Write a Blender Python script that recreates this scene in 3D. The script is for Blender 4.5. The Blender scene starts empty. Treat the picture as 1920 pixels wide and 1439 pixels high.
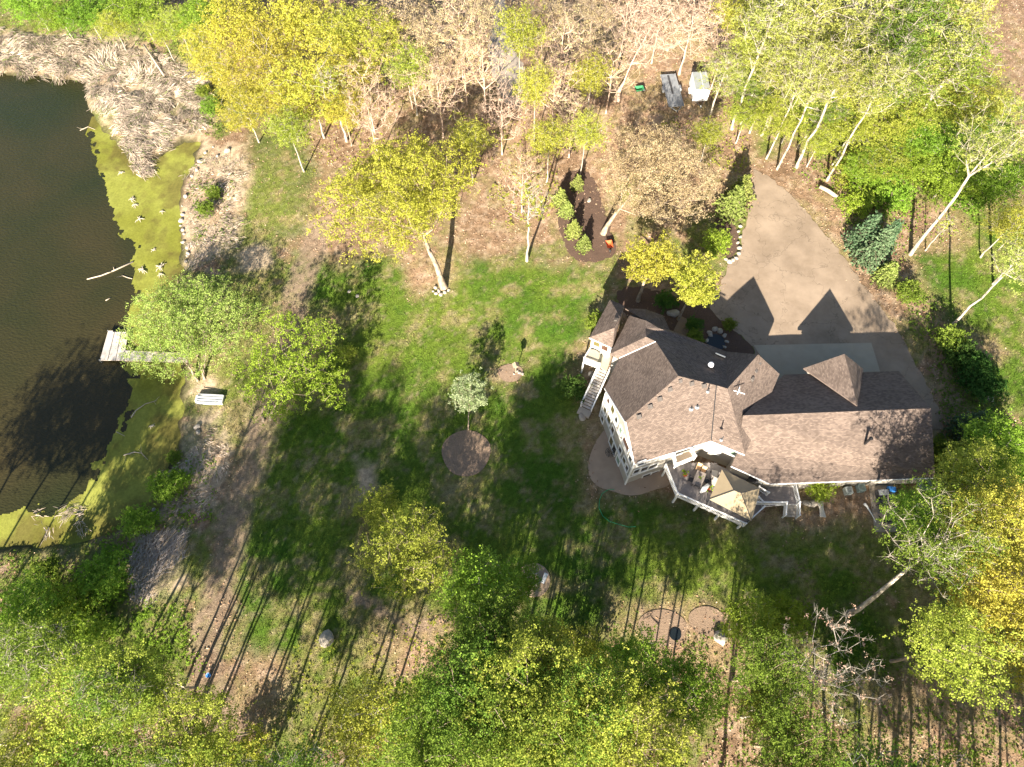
import bpy, bmesh, math, random
import numpy as np
from mathutils import Vector, Matrix
from mathutils.geometry import delaunay_2d_cdt, tessellate_polygon

SC = bpy.context.scene
COL = SC.collection
R = math.radians

# ------------------------------------------------------------------ camera, sky, sun, exposure
F_PX, CX, CY, W_PX, CAM_H = 1330.0, 960.0, 719.5, 1920.0, 75.0
TILT = math.atan((1380.0 - CY) / F_PX)
cam = bpy.data.cameras.new('camera')
cam.sensor_width = 36.0
cam.lens = F_PX / W_PX * 36.0
cam.clip_start, cam.clip_end = 1.0, 3000.0
cam_o = bpy.data.objects.new('camera', cam)
COL.objects.link(cam_o)
cam_o.location = (0, 0, CAM_H)
cam_o.rotation_euler = (TILT, 0, 0)
SC.camera = cam_o

SUN_EL, SHADOW_AZ = 24.5, 75.3          # shadows fall toward this compass angle (from +X)
world = bpy.data.worlds.new('World')
SC.world = world
world.use_nodes = True
wn = world.node_tree
bg = wn.nodes['Background']
sky = wn.nodes.new('ShaderNodeTexSky')
sky.sky_type = 'NISHITA'
sky.sun_disc = False
sky.sun_elevation = R(SUN_EL)
sky.sun_rotation = R(90 - (SHADOW_AZ + 180))
wn.links.new(sky.outputs[0], bg.inputs[0])
bg.inputs[1].default_value = 0.052
sun = bpy.data.lights.new('sun', 'SUN')
sun.energy = 5.0
sun.angle = R(0.5)
sun.color = (1.0, 0.91, 0.77)
sun_o = bpy.data.objects.new('sun', sun)
COL.objects.link(sun_o)
_sd = Vector((math.cos(R(SHADOW_AZ)) * math.cos(R(SUN_EL)), math.sin(R(SHADOW_AZ)) * math.cos(R(SUN_EL)), -math.sin(R(SUN_EL))))
sun_o.rotation_euler = _sd.to_track_quat('-Z', 'Y').to_euler()
sun_o.location = (0, -100, 100)
SC.cycles.max_bounces = 4
SC.cycles.diffuse_bounces = 2
SC.cycles.glossy_bounces = 2
SC.cycles.transmission_bounces = 2
SC.view_settings.view_transform = 'Standard'
SC.view_settings.look = 'None'
SC.view_settings.gamma = 1.0
SC.view_settings.use_curve_mapping = False
SC.view_settings.exposure = 1.92

# ------------------------------------------------------------------ surveying: photo pixel -> world point at a height
FWD = np.array([0, math.sin(TILT), -math.cos(TILT)])
UP = np.array([0, math.cos(TILT), math.sin(TILT)])
RT = np.array([1.0, 0, 0])
EYE = np.array([0, 0, CAM_H])

def ray(px, py):
    return FWD + RT * (px - CX) / F_PX - UP * (py - CY) / F_PX

def at(px, py, z=0.0):
    r = ray(px, py)
    t = (z - CAM_H) / r[2]
    return np.array([r[0] * t, r[1] * t, z])

def onplane(px, py, o, n):
    r = ray(px, py)
    return EYE + r * (((o - EYE) @ n) / (r @ n))

# terrain: control heights
_TC = [(60, 300, -1.0), (60, 700, -1.0), (120, 1000, -0.9), (340, 400, -0.9), (345, 800, -0.9), (300, 950, -0.8), (430, 500, -0.6),
       (430, 800, -0.5), (420, 1000, -0.3), (520, 700, -0.4), (700, 700, -0.2), (900, 700, 0.1), (900, 950, 0), (1080, 700, 0.1), (1130, 800, 0),
       (1150, 900, 0), (1250, 930, 0.1), (1330, 1000, 0.5), (1420, 1000, 1.4), (1490, 975, 1.9), (1600, 940, 2.2), (1700, 930, 2.2),
       (1760, 800, 2.3), (1700, 690, 2.3), (1550, 680, 2.3), (1420, 660, 2.3), (1500, 500, 2.3), (1420, 350, 2.3), (1330, 640, 2.2), (1260, 610, 2.0), (1180, 560, 1.3),
       (1300, 800, 1.2), (1200, 720, 0.6), (1110, 600, 0.5), (1150, 480, 1.0), (1100, 400, 1.2), (960, 420, 0.6), (960, 150, 1.5), (1250, 150, 2.2), (1250, 350, 1.8),
       (700, 300, 0.1), (500, 300, -0.4), (300, 100, -0.8), (500, 50, -0.1), (100, 30, -0.6), (1500, 100, 2.6), (1850, 100, 3.0), (1850, 450, 2.6),
       (1850, 700, 2.6), (1850, 1000, 2.4), (1700, 1200, 1.6), (1850, 1400, 1.8), (1450, 1200, 0.9), (1300, 1150, 0.5), (1000, 1100, 0.1), (1100, 1400, 0.4),
       (800, 1300, 0), (600, 1100, -0.1), (500, 1350, -0.1), (250, 1250, -0.4), (50, 1150, -0.6), (50, 1400, -0.4)]
_TP = np.array([list(at(a, b, c)[:2]) + [c] for a, b, c in _TC])

def tz(x, y):
    x = np.asarray(x, float); y = np.asarray(y, float)
    num = np.zeros(np.broadcast(x, y).shape); den = num + 0.0
    for cx, cy, cz in _TP:
        w = 1.0 / (((x - cx) ** 2 + (y - cy) ** 2) / 36.0 + 0.12) ** 2
        num += w * cz; den += w
    return num / den

def gp(px, py, dz=0.0):
    z = 0.5
    for _ in range(6):
        p = at(px, py, z)
        z = float(tz(p[0], p[1]))
    p = at(px, py, z)
    p[2] += dz
    return p

def gpoly(pts, dz=0.0):
    return [gp(a, b, dz) for a, b in pts]

# ------------------------------------------------------------------ noise (numpy, for layout and wear)
def vnoise(x, y, seed=0):
    xi = np.floor(x).astype(np.int64); yi = np.floor(y).astype(np.int64)
    fx = x - xi; fy = y - yi
    fx = fx * fx * (3 - 2 * fx); fy = fy * fy * (3 - 2 * fy)
    def h(a, b):
        n = (a * 374761393 + b * 668265263 + seed * 982451653) & 0x7fffffff
        n = ((n ^ (n >> 13)) * 1274126177) & 0x7fffffff
        return ((n ^ (n >> 16)) & 0xffff) / 65535.0
    a = h(xi, yi); b = h(xi + 1, yi); c = h(xi, yi + 1); d = h(xi + 1, yi + 1)
    return (a * (1 - fx) + b * fx) * (1 - fy) + (c * (1 - fx) + d * fx) * fy

def fbm(x, y, seed=0, o=4):
    s = 0; a = 0.5; t = 0
    for i in range(o):
        s = s + a * vnoise(x * 2 ** i, y * 2 ** i, seed + i * 17); t += a; a *= 0.55
    return s / t

def sdist(x, y, poly):
    """signed distance (inside positive) to a world polygon"""
    P = np.array([p[:2] for p in poly])
    d = np.full(x.shape, 1e9); ins = np.zeros(x.shape, bool)
    n = len(P)
    for i in range(n):
        ax, ay = P[i]; bx, by = P[(i + 1) % n]
        ex, ey = bx - ax, by - ay
        t = np.clip(((x - ax) * ex + (y - ay) * ey) / (ex * ex + ey * ey + 1e-12), 0, 1)
        d = np.minimum(d, np.hypot(x - ax - t * ex, y - ay - t * ey))
        c = ((ay > y) != (by > y))
        with np.errstate(divide='ignore', invalid='ignore'):
            xx = ax + (y - ay) * ex / (ey if ey != 0 else 1e-12)
        ins ^= c & (x < xx)
    return np.where(ins, d, -d)

def ldist(x, y, line):
    P = np.array([p[:2] for p in line]); d = np.full(x.shape, 1e9)
    for i in range(len(P) - 1):
        ax, ay = P[i]; ex, ey = P[i + 1] - P[i]
        t = np.clip(((x - ax) * ex + (y - ay) * ey) / (ex * ex + ey * ey + 1e-12), 0, 1)
        d = np.minimum(d, np.hypot(x - ax - t * ex, y - ay - t * ey))
    return d

def sstep(a, b, v):
    t = np.clip((v - a) / (b - a), 0, 1)
    return t * t * (3 - 2 * t)

# ------------------------------------------------------------------ materials
MATS = {}
def nodes_of(name):
    m = bpy.data.materials.new(name); m.use_nodes = True
    nt = m.node_tree
    return m, nt, nt.nodes['Principled BSDF']

def mat(name, col, rough=0.8, var=0.15, scale=6.0, metal=0.0, bump=0.0, bscale=None, coord='Object', spec=0.3):
    """plain surface with noise mottling"""
    if name in MATS: return MATS[name]
    m, nt, p = nodes_of(name)
    tc = nt.nodes.new('ShaderNodeTexCoord')
    n = nt.nodes.new('ShaderNodeTexNoise'); n.inputs['Scale'].default_value = scale; n.inputs['Detail'].default_value = 5
    nt.links.new(tc.outputs[coord], n.inputs['Vector'])
    mx = nt.nodes.new('ShaderNodeMix'); mx.data_type = 'RGBA'
    mx.inputs[6].default_value = tuple(c * (1 - var) for c in col) + (1,)
    mx.inputs[7].default_value = tuple(min(1, c * (1 + var)) for c in col) + (1,)
    nt.links.new(n.outputs['Fac'], mx.inputs[0])
    nt.links.new(mx.outputs[2], p.inputs['Base Color'])
    p.inputs['Roughness'].default_value = rough
    p.inputs['Metallic'].default_value = metal
    p.inputs['Specular IOR Level'].default_value = spec
    if bump:
        b = nt.nodes.new('ShaderNodeBump'); b.inputs['Strength'].default_value = bump; b.inputs['Distance'].default_value = 0.05
        if bscale:
            n2 = nt.nodes.new('ShaderNodeTexNoise'); n2.inputs['Scale'].default_value = bscale; n2.inputs['Detail'].default_value = 6
            nt.links.new(tc.outputs[coord], n2.inputs['Vector']); nt.links.new(n2.outputs['Fac'], b.inputs['Height'])
        else:
            nt.links.new(n.outputs['Fac'], b.inputs['Height'])
        nt.links.new(b.outputs[0], p.inputs['Normal'])
    MATS[name] = m
    return m

def attr_mat(name, attr='col', rough=0.95, nscale=9.0, nvar=0.35, bump=0.6, fine=40.0):
    """colour from a mesh attribute, fine grain from noise"""
    m, nt, p = nodes_of(name)
    a = nt.nodes.new('ShaderNodeAttribute'); a.attribute_name = attr
    tc = nt.nodes.new('ShaderNodeTexCoord')
    n = nt.nodes.new('ShaderNodeTexNoise'); n.inputs['Scale'].default_value = nscale; n.inputs['Detail'].default_value = 8; n.inputs['Roughness'].default_value = 0.7
    nt.links.new(tc.outputs['Object'], n.inputs['Vector'])
    mr = nt.nodes.new('ShaderNodeMapRange'); mr.inputs[1].default_value = 0.3; mr.inputs[2].default_value = 0.7
    mr.inputs[3].default_value = 1 - nvar; mr.inputs[4].default_value = 1 + nvar
    nb = nt.nodes.new('ShaderNodeTexNoise'); nb.inputs['Scale'].default_value = nscale * .27; nb.inputs['Detail'].default_value = 6
    nt.links.new(tc.outputs['Object'], nb.inputs['Vector'])
    av = nt.nodes.new('ShaderNodeMath'); av.operation = 'MULTIPLY_ADD'; av.inputs[1].default_value = .45
    av2 = nt.nodes.new('ShaderNodeMath'); av2.operation = 'MULTIPLY'; av2.inputs[1].default_value = .55
    nt.links.new(n.outputs['Fac'], av2.inputs[0]); nt.links.new(nb.outputs['Fac'], av.inputs[0]); nt.links.new(av2.outputs[0], av.inputs[2])
    mr.inputs[1].default_value = .36; mr.inputs[2].default_value = .64
    nt.links.new(av.outputs[0], mr.inputs[0])
    mu = nt.nodes.new('ShaderNodeVectorMath'); mu.operation = 'SCALE'
    nt.links.new(a.outputs['Color'], mu.inputs[0]); nt.links.new(mr.outputs[0], mu.inputs['Scale'])
    nt.links.new(mu.outputs[0], p.inputs['Base Color'])
    p.inputs['Roughness'].default_value = rough
    p.inputs['Specular IOR Level'].default_value = 0.1
    if bump:
        b = nt.nodes.new('ShaderNodeBump'); b.inputs['Strength'].default_value = bump; b.inputs['Distance'].default_value = 0.12
        nt.links.new(n.outputs['Fac'], b.inputs['Height']); nt.links.new(b.outputs[0], p.inputs['Normal'])
    return m

def leaf_mat(name, c1, c2, trans=0.38, objvar=0.18):
    m = bpy.data.materials.new(name); m.use_nodes = True
    nt = m.node_tree
    for n in list(nt.nodes):
        if n.type == 'BSDF_PRINCIPLED': nt.nodes.remove(n)
    out = nt.nodes['Material Output']
    a = nt.nodes.new('ShaderNodeAttribute'); a.attribute_name = 'v'
    mx = nt.nodes.new('ShaderNodeMix'); mx.data_type = 'RGBA'
    mx.inputs[6].default_value = tuple(c1) + (1,); mx.inputs[7].default_value = tuple(c2) + (1,)
    nt.links.new(a.outputs['Fac'], mx.inputs[0])
    oi = nt.nodes.new('ShaderNodeObjectInfo')
    hs = nt.nodes.new('ShaderNodeHueSaturation')
    m1 = nt.nodes.new('ShaderNodeMapRange'); m1.inputs[3].default_value = 0.5 - 0.018; m1.inputs[4].default_value = 0.5 + 0.018
    m2 = nt.nodes.new('ShaderNodeMapRange'); m2.inputs[3].default_value = 1 - objvar; m2.inputs[4].default_value = 1 + objvar
    nt.links.new(oi.outputs['Random'], m1.inputs[0])
    wn_ = nt.nodes.new('ShaderNodeTexWhiteNoise'); wn_.noise_dimensions = '1D'
    nt.links.new(oi.outputs['Random'], wn_.inputs['W']); nt.links.new(wn_.outputs['Value'], m2.inputs[0])
    nt.links.new(m1.outputs[0], hs.inputs['Hue']); nt.links.new(m2.outputs[0], hs.inputs['Value'])
    nt.links.new(mx.outputs[2], hs.inputs['Color'])
    d = nt.nodes.new('ShaderNodeBsdfDiffuse'); t = nt.nodes.new('ShaderNodeBsdfTranslucent')
    nt.links.new(hs.outputs[0], d.inputs[0]); nt.links.new(hs.outputs[0], t.inputs[0])
    ms = nt.nodes.new('ShaderNodeMixShader'); ms.inputs[0].default_value = trans
    nt.links.new(d.outputs[0], ms.inputs[1]); nt.links.new(t.outputs[0], ms.inputs[2])
    nt.links.new(ms.outputs[0], out.inputs[0])
    MATS[name] = m
    return m

def bark_mat(name, c1, c2, scale=3.0):
    m, nt, p = nodes_of(name)
    tc = nt.nodes.new('ShaderNodeTexCoord')
    mp = nt.nodes.new('ShaderNodeMapping'); mp.inputs['Scale'].default_value = (1, 1, 0.35)
    nt.links.new(tc.outputs['Object'], mp.inputs[0])
    n = nt.nodes.new('ShaderNodeTexNoise'); n.inputs['Scale'].default_value = scale; n.inputs['Detail'].default_value = 6
    nt.links.new(mp.outputs[0], n.inputs['Vector'])
    cr = nt.nodes.new('ShaderNodeValToRGB')
    cr.color_ramp.elements[0].position = 0.32; cr.color_ramp.elements[0].color = tuple(c1) + (1,)
    cr.color_ramp.elements[1].position = 0.58; cr.color_ramp.elements[1].color = tuple(c2) + (1,)
    nt.links.new(n.outputs['Fac'], cr.inputs[0]); nt.links.new(cr.outputs[0], p.inputs['Base Color'])
    p.inputs['Roughness'].default_value = 0.9; p.inputs['Specular IOR Level'].default_value = 0.15
    MATS[name] = m
    return m

def shingle_mat():
    m, nt, p = nodes_of('shingles')
    uv = nt.nodes.new('ShaderNodeUVMap'); uv.uv_map = 'UVMap'
    br = nt.nodes.new('ShaderNodeTexBrick')
    br.inputs['Scale'].default_value = 1.0
    br.inputs['Brick Width'].default_value = 0.28; br.inputs['Row Height'].default_value = 0.125
    br.inputs['Mortar Size'].default_value = 0.012; br.inputs['Mortar Smooth'].default_value = 0.3; br.inputs['Bias'].default_value = 0.0
    br.inputs['Color1'].default_value = (0.128, 0.096, 0.078, 1); br.inputs['Color2'].default_value = (0.225, 0.172, 0.140, 1)
    br.inputs['Mortar'].default_value = (0.07, 0.05, 0.042, 1)
    nt.links.new(uv.outputs[0], br.inputs['Vector'])
    n = nt.nodes.new('ShaderNodeTexNoise'); n.inputs['Scale'].default_value = 0.35; n.inputs['Detail'].default_value = 6
    nt.links.new(uv.outputs[0], n.inputs['Vector'])
    n2 = nt.nodes.new('ShaderNodeTexNoise'); n2.inputs['Scale'].default_value = 11.0; n2.inputs['Detail'].default_value = 3
    nt.links.new(uv.outputs[0], n2.inputs['Vector'])
    mr = nt.nodes.new('ShaderNodeMapRange'); mr.inputs[1].default_value = 0.3; mr.inputs[2].default_value = 0.7; mr.inputs[3].default_value = 0.86; mr.inputs[4].default_value = 1.16
    nt.links.new(n.outputs['Fac'], mr.inputs[0])
    mr2 = nt.nodes.new('ShaderNodeMapRange'); mr2.inputs[1].default_value = 0.3; mr2.inputs[2].default_value = 0.7; mr2.inputs[3].default_value = 0.86; mr2.inputs[4].default_value = 1.14
    nt.links.new(n2.outputs['Fac'], mr2.inputs[0])
    ml = nt.nodes.new('ShaderNodeMath'); ml.operation = 'MULTIPLY'
    nt.links.new(mr.outputs[0], ml.inputs[0]); nt.links.new(mr2.outputs[0], ml.inputs[1])
    mu = nt.nodes.new('ShaderNodeVectorMath'); mu.operation = 'SCALE'
    nt.links.new(br.outputs['Color'], mu.inputs[0]); nt.links.new(ml.outputs[0], mu.inputs['Scale'])
    nt.links.new(mu.outputs[0], p.inputs['Base Color'])
    b = nt.nodes.new('ShaderNodeBump'); b.inputs['Strength'].default_value = 0.5; b.inputs['Distance'].default_value = 0.02
    nt.links.new(br.outputs['Fac'], b.inputs['Height']); b.invert = True
    nt.links.new(b.outputs[0], p.inputs['Normal'])
    p.inputs['Roughness'].default_value = 0.9; p.inputs['Specular IOR Level'].default_value = 0.2
    MATS['shingles'] = m
    return m

def siding_mat(name, col):
    m, nt, p = nodes_of(name)
    tc = nt.nodes.new('ShaderNodeTexCoord')
    sp = nt.nodes.new('ShaderNodeSeparateXYZ'); nt.links.new(tc.outputs['Object'], sp.inputs[0])
    md = nt.nodes.new('ShaderNodeMath'); md.operation = 'MODULO'; md.inputs[1].default_value = 0.16
    ad = nt.nodes.new('ShaderNodeMath'); ad.operation = 'ADD'; ad.inputs[1].default_value = 16.0
    nt.links.new(sp.outputs['Z'], ad.inputs[0]); nt.links.new(ad.outputs[0], md.inputs[0])
    n = nt.nodes.new('ShaderNodeTexNoise'); n.inputs['Scale'].default_value = 1.5; n.inputs['Detail'].default_value = 5
    nt.links.new(tc.outputs['Object'], n.inputs['Vector'])
    mx = nt.nodes.new('ShaderNodeMix'); mx.data_type = 'RGBA'
    mx.inputs[6].default_value = tuple(c * 0.85 for c in col) + (1,); mx.inputs[7].default_value = tuple(min(1, c * 1.1) for c in col) + (1,)
    nt.links.new(n.outputs['Fac'], mx.inputs[0]); nt.links.new(mx.outputs[2], p.inputs['Base Color'])
    b = nt.nodes.new('ShaderNodeBump'); b.inputs['Strength'].default_value = 0.8; b.inputs['Distance'].default_value = 0.15
    nt.links.new(md.outputs[0], b.inputs['Height']); nt.links.new(b.outputs[0], p.inputs['Normal'])
    p.inputs['Roughness'].default_value = 0.6
    MATS[name] = m
    return m

M_SHINGLE = shingle_mat()
M_SIDING = siding_mat('siding', (0.42, 0.385, 0.33))
M_STONE = mat('stone_base', (0.30, 0.27, 0.24), var=0.4, scale=5, bump=0.5)
M_WHITE = mat('white_paint', (0.80, 0.79, 0.76), rough=0.5, var=0.04)
M_GLASS = mat('window_glass', (0.030, 0.035, 0.035), rough=0.06, var=0.3, spec=0.6)
M_GLASS_G = mat('window_green_reflection', (0.22, 0.32, 0.24), rough=0.12, var=0.2, spec=0.6)  # green reflection put into the pane colour
M_DECK = mat('deck_boards', (0.26, 0.23, 0.215), rough=0.75, var=0.25, scale=4, bump=0.2)
M_DOCK = mat('dock_boards', (0.52, 0.47, 0.42), rough=0.8, var=0.16, scale=5, bump=0.2)
M_TREAD = mat('tread_boards', (0.42, 0.36, 0.29), rough=0.8, var=0.15, scale=4)
M_WOOD = mat('weathered_wood', (0.34, 0.26, 0.18), rough=0.85, var=0.25, scale=5)
M_LOG = mat('log_wood', (0.46, 0.38, 0.29), rough=0.9, var=0.35, scale=8)
M_BLACK = mat('black_metal', (0.018, 0.018, 0.02), rough=0.4, var=0.2)
M_DARK = mat('dark_grey', (0.06, 0.06, 0.062), rough=0.6, var=0.2)
M_METAL = mat('galvanised', (0.42, 0.44, 0.45), rough=0.35, var=0.15, metal=0.7)
M_GREY = mat('grey_plate', (0.30, 0.31, 0.32), rough=0.55, var=0.2, scale=3)
M_RUBBER = mat('rubber', (0.02, 0.02, 0.02), rough=0.8, var=0.2)
M_ROCK = mat('rock', (0.37, 0.325, 0.27), rough=0.9, var=0.35, scale=3, bump=0.5)
M_CANVAS = mat('gazebo_canvas', (0.37, 0.29, 0.18), rough=0.85, var=0.12, scale=2)
M_CONC = mat('concrete', (0.36, 0.265, 0.185), rough=0.9, var=0.2, scale=1.2, bump=0.15, bscale=20)
M_APRON = mat('apron_concrete', (0.37, 0.315, 0.235), rough=0.9, var=0.14, scale=1.0, bump=0.1, bscale=25)
M_MULCH = mat('mulch', (0.105, 0.066, 0.047), rough=1.0, var=0.55, scale=9, bump=1.0, bscale=12)
M_BLUE = mat('blue_plastic', (0.05, 0.22, 0.60), rough=0.4, var=0.1)
M_TAN = mat('cushion', (0.55, 0.38, 0.22), rough=0.9, var=0.15)
M_ORANGE = mat('orange_tub', (0.60, 0.13, 0.04), rough=0.5, var=0.15)
M_GREENP = mat('green_plastic', (0.04, 0.22, 0.09), rough=0.5, var=0.15)
M_BRICKW = mat('walkway', (0.24, 0.17, 0.12), rough=0.9, var=0.3, scale=8, bump=0.3)
M_STRAW = mat('straw', (0.52, 0.41, 0.27), rough=0.95, var=0.3, scale=2)
M_PINK = mat('pink_flowers', (0.55, 0.12, 0.25), rough=0.8, var=0.3)

# ------------------------------------------------------------------ mesh helpers
def tagp(o, label=None, cat=None, group=None, kind=None):
    if label: o['label'] = label
    if cat: o['category'] = cat
    if group: o['group'] = group
    if kind: o['kind'] = kind
    return o

def thing(name, label, cat, loc, group=None, rz=0.0):
    o = bpy.data.objects.new(name, None)
    COL.objects.link(o)
    o.location = loc; o.rotation_euler = (0, 0, rz)
    o.empty_display_size = 0.3
    return tagp(o, label, cat, group)

class MB:
    """collects shapes (world coordinates), builds one mesh object"""
    def __init__(s): s.v = []; s.f = []; s.m = []
    def add(s, vs, fs, mi=0):
        k = len(s.v); s.v += [tuple(map(float, q)) for q in vs]
        s.f += [tuple(i + k for i in f) for f in fs]; s.m += [mi] * len(fs)
        return s
    def box(s, c, sx, sy, sz, rz=0.0, mi=0, top=1.0, tilt=None):
        """box centred on c in xy, bottom at c.z"""
        ca, sa = math.cos(rz), math.sin(rz); vs = []
        for z, k in ((0, 1), (sz, top)):
            for dx, dy in ((-1, -1), (1, -1), (1, 1), (-1, 1)):
                x, y = dx * sx / 2 * k, dy * sy / 2 * k
                vs.append((c[0] + x * ca - y * sa, c[1] + x * sa + y * ca, c[2] + z))
        return s.add(vs, [(3, 2, 1, 0), (4, 5, 6, 7), (0, 1, 5, 4), (1, 2, 6, 5), (2, 3, 7, 6), (3, 0, 4, 7)], mi)
    def beam(s, a, b, w, h, mi=0):
        """rectangular bar from a to b, top face centred on the line"""
        a = np.array(a, float); b = np.array(b, float); d = b - a; L = np.linalg.norm(d) or 1; d /= L
        sd = np.cross(d, (0, 0, 1.0)); n = np.linalg.norm(sd)
        sd = np.array((1.0, 0, 0)) if n < 1e-4 else sd / n
        u = np.cross(sd, d)
        vs = []
        for p in (a, b):
            for i, j in ((-1, -1), (1, -1), (1, 1), (-1, 1)): vs.append(p + sd * i * w / 2 + u * j * h / 2)
        return s.add(vs, [(0, 1, 2, 3), (7, 6, 5, 4), (0, 4, 5, 1), (1, 5, 6, 2), (2, 6, 7, 3), (3, 7, 4, 0)], mi)
    def tube(s, pts, rad, n=8, mi=0, cap=True):
        pts = [np.array(p, float) for p in pts]
        if not hasattr(rad, '__len__'): rad = [rad] * len(pts)
        rings = []; k0 = len(s.v)
        for i, p in enumerate(pts):
            d = pts[min(i + 1, len(pts) - 1)] - pts[max(i - 1, 0)]; d = d / (np.linalg.norm(d) or 1)
            a = np.cross(d, (0.13, 0.31, 0.94)); a /= (np.linalg.norm(a) or 1); b = np.cross(d, a)
            for j in range(n):
                t = 2 * math.pi * j / n
                s.v.append(tuple(p + rad[i] * (a * math.cos(t) + b * math.sin(t))))
        for i in range(len(pts) - 1):
            for j in range(n):
                s.f.append((k0 + i * n + j, k0 + i * n + (j + 1) % n, k0 + (i + 1) * n + (j + 1) % n, k0 + (i + 1) * n + j)); s.m.append(mi)
        if cap:
            s.f.append(tuple(k0 + j for j in range(n))[::-1]); s.m.append(mi)
            e = k0 + (len(pts) - 1) * n; s.f.append(tuple(e + j for j in range(n))); s.m.append(mi)
        return s
    def lathe(s, c, prof, n=16, mi=0):
        k0 = len(s.v)
        for r, z in prof:
            for j in range(n):
                t = 2 * math.pi * j / n; s.v.append((c[0] + r * math.cos(t), c[1] + r * math.sin(t), c[2] + z))
        for i in range(len(prof) - 1):
            for j in range(n):
                s.f.append((k0 + i * n + j, k0 + i * n + (j + 1) % n, k0 + (i + 1) * n + (j + 1) % n, k0 + (i + 1) * n + j)); s.m.append(mi)
        e = k0 + (len(prof) - 1) * n; s.f.append(tuple(e + j for j in range(n))); s.m.append(mi)
        return s
    def prism(s, poly, z0, z1, mi=0, mt=None):
        n = len(poly)
        A = sum(poly[i][0] * poly[(i + 1) % n][1] - poly[(i + 1) % n][0] * poly[i][1] for i in range(n))
        if A < 0: poly = poly[::-1]
        zb = z0 if hasattr(z0, '__len__') else [z0] * n; zt = z1 if hasattr(z1, '__len__') else [z1] * n
        vs = [(p[0], p[1], zb[i]) for i, p in enumerate(poly)] + [(p[0], p[1], zt[i]) for i, p in enumerate(poly)]
        s.add(vs, [tuple(range(n))[::-1]] + [(i, (i + 1) % n, n + (i + 1) % n, n + i) for i in range(n)], mi)
        s.add(vs[n:], [tuple(range(n))], mi if mt is None else mt)
        return s
    def build(s, name, mats, parent=None, smooth=False, label=None, cat=None, group=None, kind=None, bevel=0):
        me = bpy.data.meshes.new(name)
        off = Vector((0, 0, 0))
        if parent is None and s.v:
            a = np.array(s.v); off = Vector((float(a[:, 0].mean()), float(a[:, 1].mean()), float(a[:, 2].min())))
        elif parent is not None:
            q = parent
            off = Vector((0, 0, 0))
        vs = [(v[0] - off[0], v[1] - off[1], v[2] - off[2]) for v in s.v]
        me.from_pydata(vs, [], s.f)
        mats = mats if isinstance(mats, (list, tuple)) else [mats]
        for m in mats: me.materials.append(m)
        if len(mats) > 1: me.polygons.foreach_set('material_index', s.m)
        if smooth: me.polygons.foreach_set('use_smooth', [True] * len(s.f))
        me.update()
        o = bpy.data.objects.new(name, me); COL.objects.link(o)
        if parent is not None:
            o.parent = parent
            o.matrix_parent_inverse = world_mat(parent).inverted()
        else:
            o.location = off
        if bevel:
            b = o.modifiers.new('bevel', 'BEVEL'); b.width = bevel; b.segments = 2
        return tagp(o, label, cat, group, kind)

def world_mat(o):
    m = o.matrix_parent_inverse @ o.matrix_basis if o.parent else o.matrix_basis
    return world_mat(o.parent) @ m if o.parent else m

def fast_mesh(name, V, Fq, mats, attrs=None, cols=None, smooth=False):
    """V (n,3), Fq (m,k) numpy -> mesh; attrs: name->float per vertex; cols: name->(n,3)"""
    V = np.asarray(V, np.float32); Fq = np.asarray(Fq, np.int32)
    me = bpy.data.meshes.new(name)
    m, k = Fq.shape
    me.vertices.add(len(V)); me.vertices.foreach_set('co', V.ravel())
    me.loops.add(m * k); me.loops.foreach_set('vertex_index', Fq.ravel())
    me.polygons.add(m); me.polygons.foreach_set('loop_start', np.arange(0, m * k, k, dtype=np.int32))
    try: me.polygons.foreach_set('loop_total', np.full(m, k, np.int32))
    except Exception: pass
    if smooth: me.polygons.foreach_set('use_smooth', np.ones(m, bool))
    for a, d in (attrs or {}).items():
        at_ = me.attributes.new(a, 'FLOAT', 'POINT'); at_.data.foreach_set('value', np.asarray(d, np.float32))
    for a, d in (cols or {}).items():
        at_ = me.attributes.new(a, 'FLOAT_COLOR', 'POINT')
        c = np.ones((len(V), 4), np.float32); c[:, :3] = d
        at_.data.foreach_set('color', c.ravel())
    for mm in (mats if isinstance(mats, (list, tuple)) else [mats]): me.materials.append(mm)
    me.update(calc_edges=True)
    return me

def place(name, me, parent=None, **k):
    o = bpy.data.objects.new(name, me); COL.objects.link(o)
    if parent: o.parent = parent
    return tagp(o, **k)

def sheet_mesh(poly, step, zf, wob=0.0, seed=1):
    """triangulated sheet inside a world polygon with heights from zf"""
    P = [Vector((p[0], p[1])) for p in poly]
    out = []
    rnd = random.Random(seed)
    n = len(P)
    for i in range(n):                       # densify the edge
        a, b = P[i], P[(i + 1) % n]; L = (b - a).length; k = max(1, int(L / step))
        for j in range(k):
            q = a.lerp(b, j / k)
            if wob and j: q = q + Vector((rnd.uniform(-wob, wob), rnd.uniform(-wob, wob)))
            out.append(q)
    nb = len(out)
    A = np.array([list(p) for p in out])
    xs = np.arange(A[:, 0].min(), A[:, 0].max(), step); ys = np.arange(A[:, 1].min(), A[:, 1].max(), step)
    gx, gy = np.meshgrid(xs, ys); sd = sdist(gx, gy, A)
    pts = out + [Vector((float(x), float(y))) for x, y in zip(gx[sd > step * .5], gy[sd > step * .5])]
    v, e, f, *_ = delaunay_2d_cdt(pts, [], [list(range(nb))], 1, 1e-5)
    v = np.array([list(p) for p in v]); z = zf(v[:, 0], v[:, 1])
    f = np.array([list(t) for t in f if len(t) == 3])
    a = v[f[:, 1]] - v[f[:, 0]]; b = v[f[:, 2]] - v[f[:, 0]]
    flip = (a[:, 0] * b[:, 1] - a[:, 1] * b[:, 0]) < 0
    f[flip] = f[flip][:, ::-1]
    return np.column_stack([v, z]), f

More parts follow.
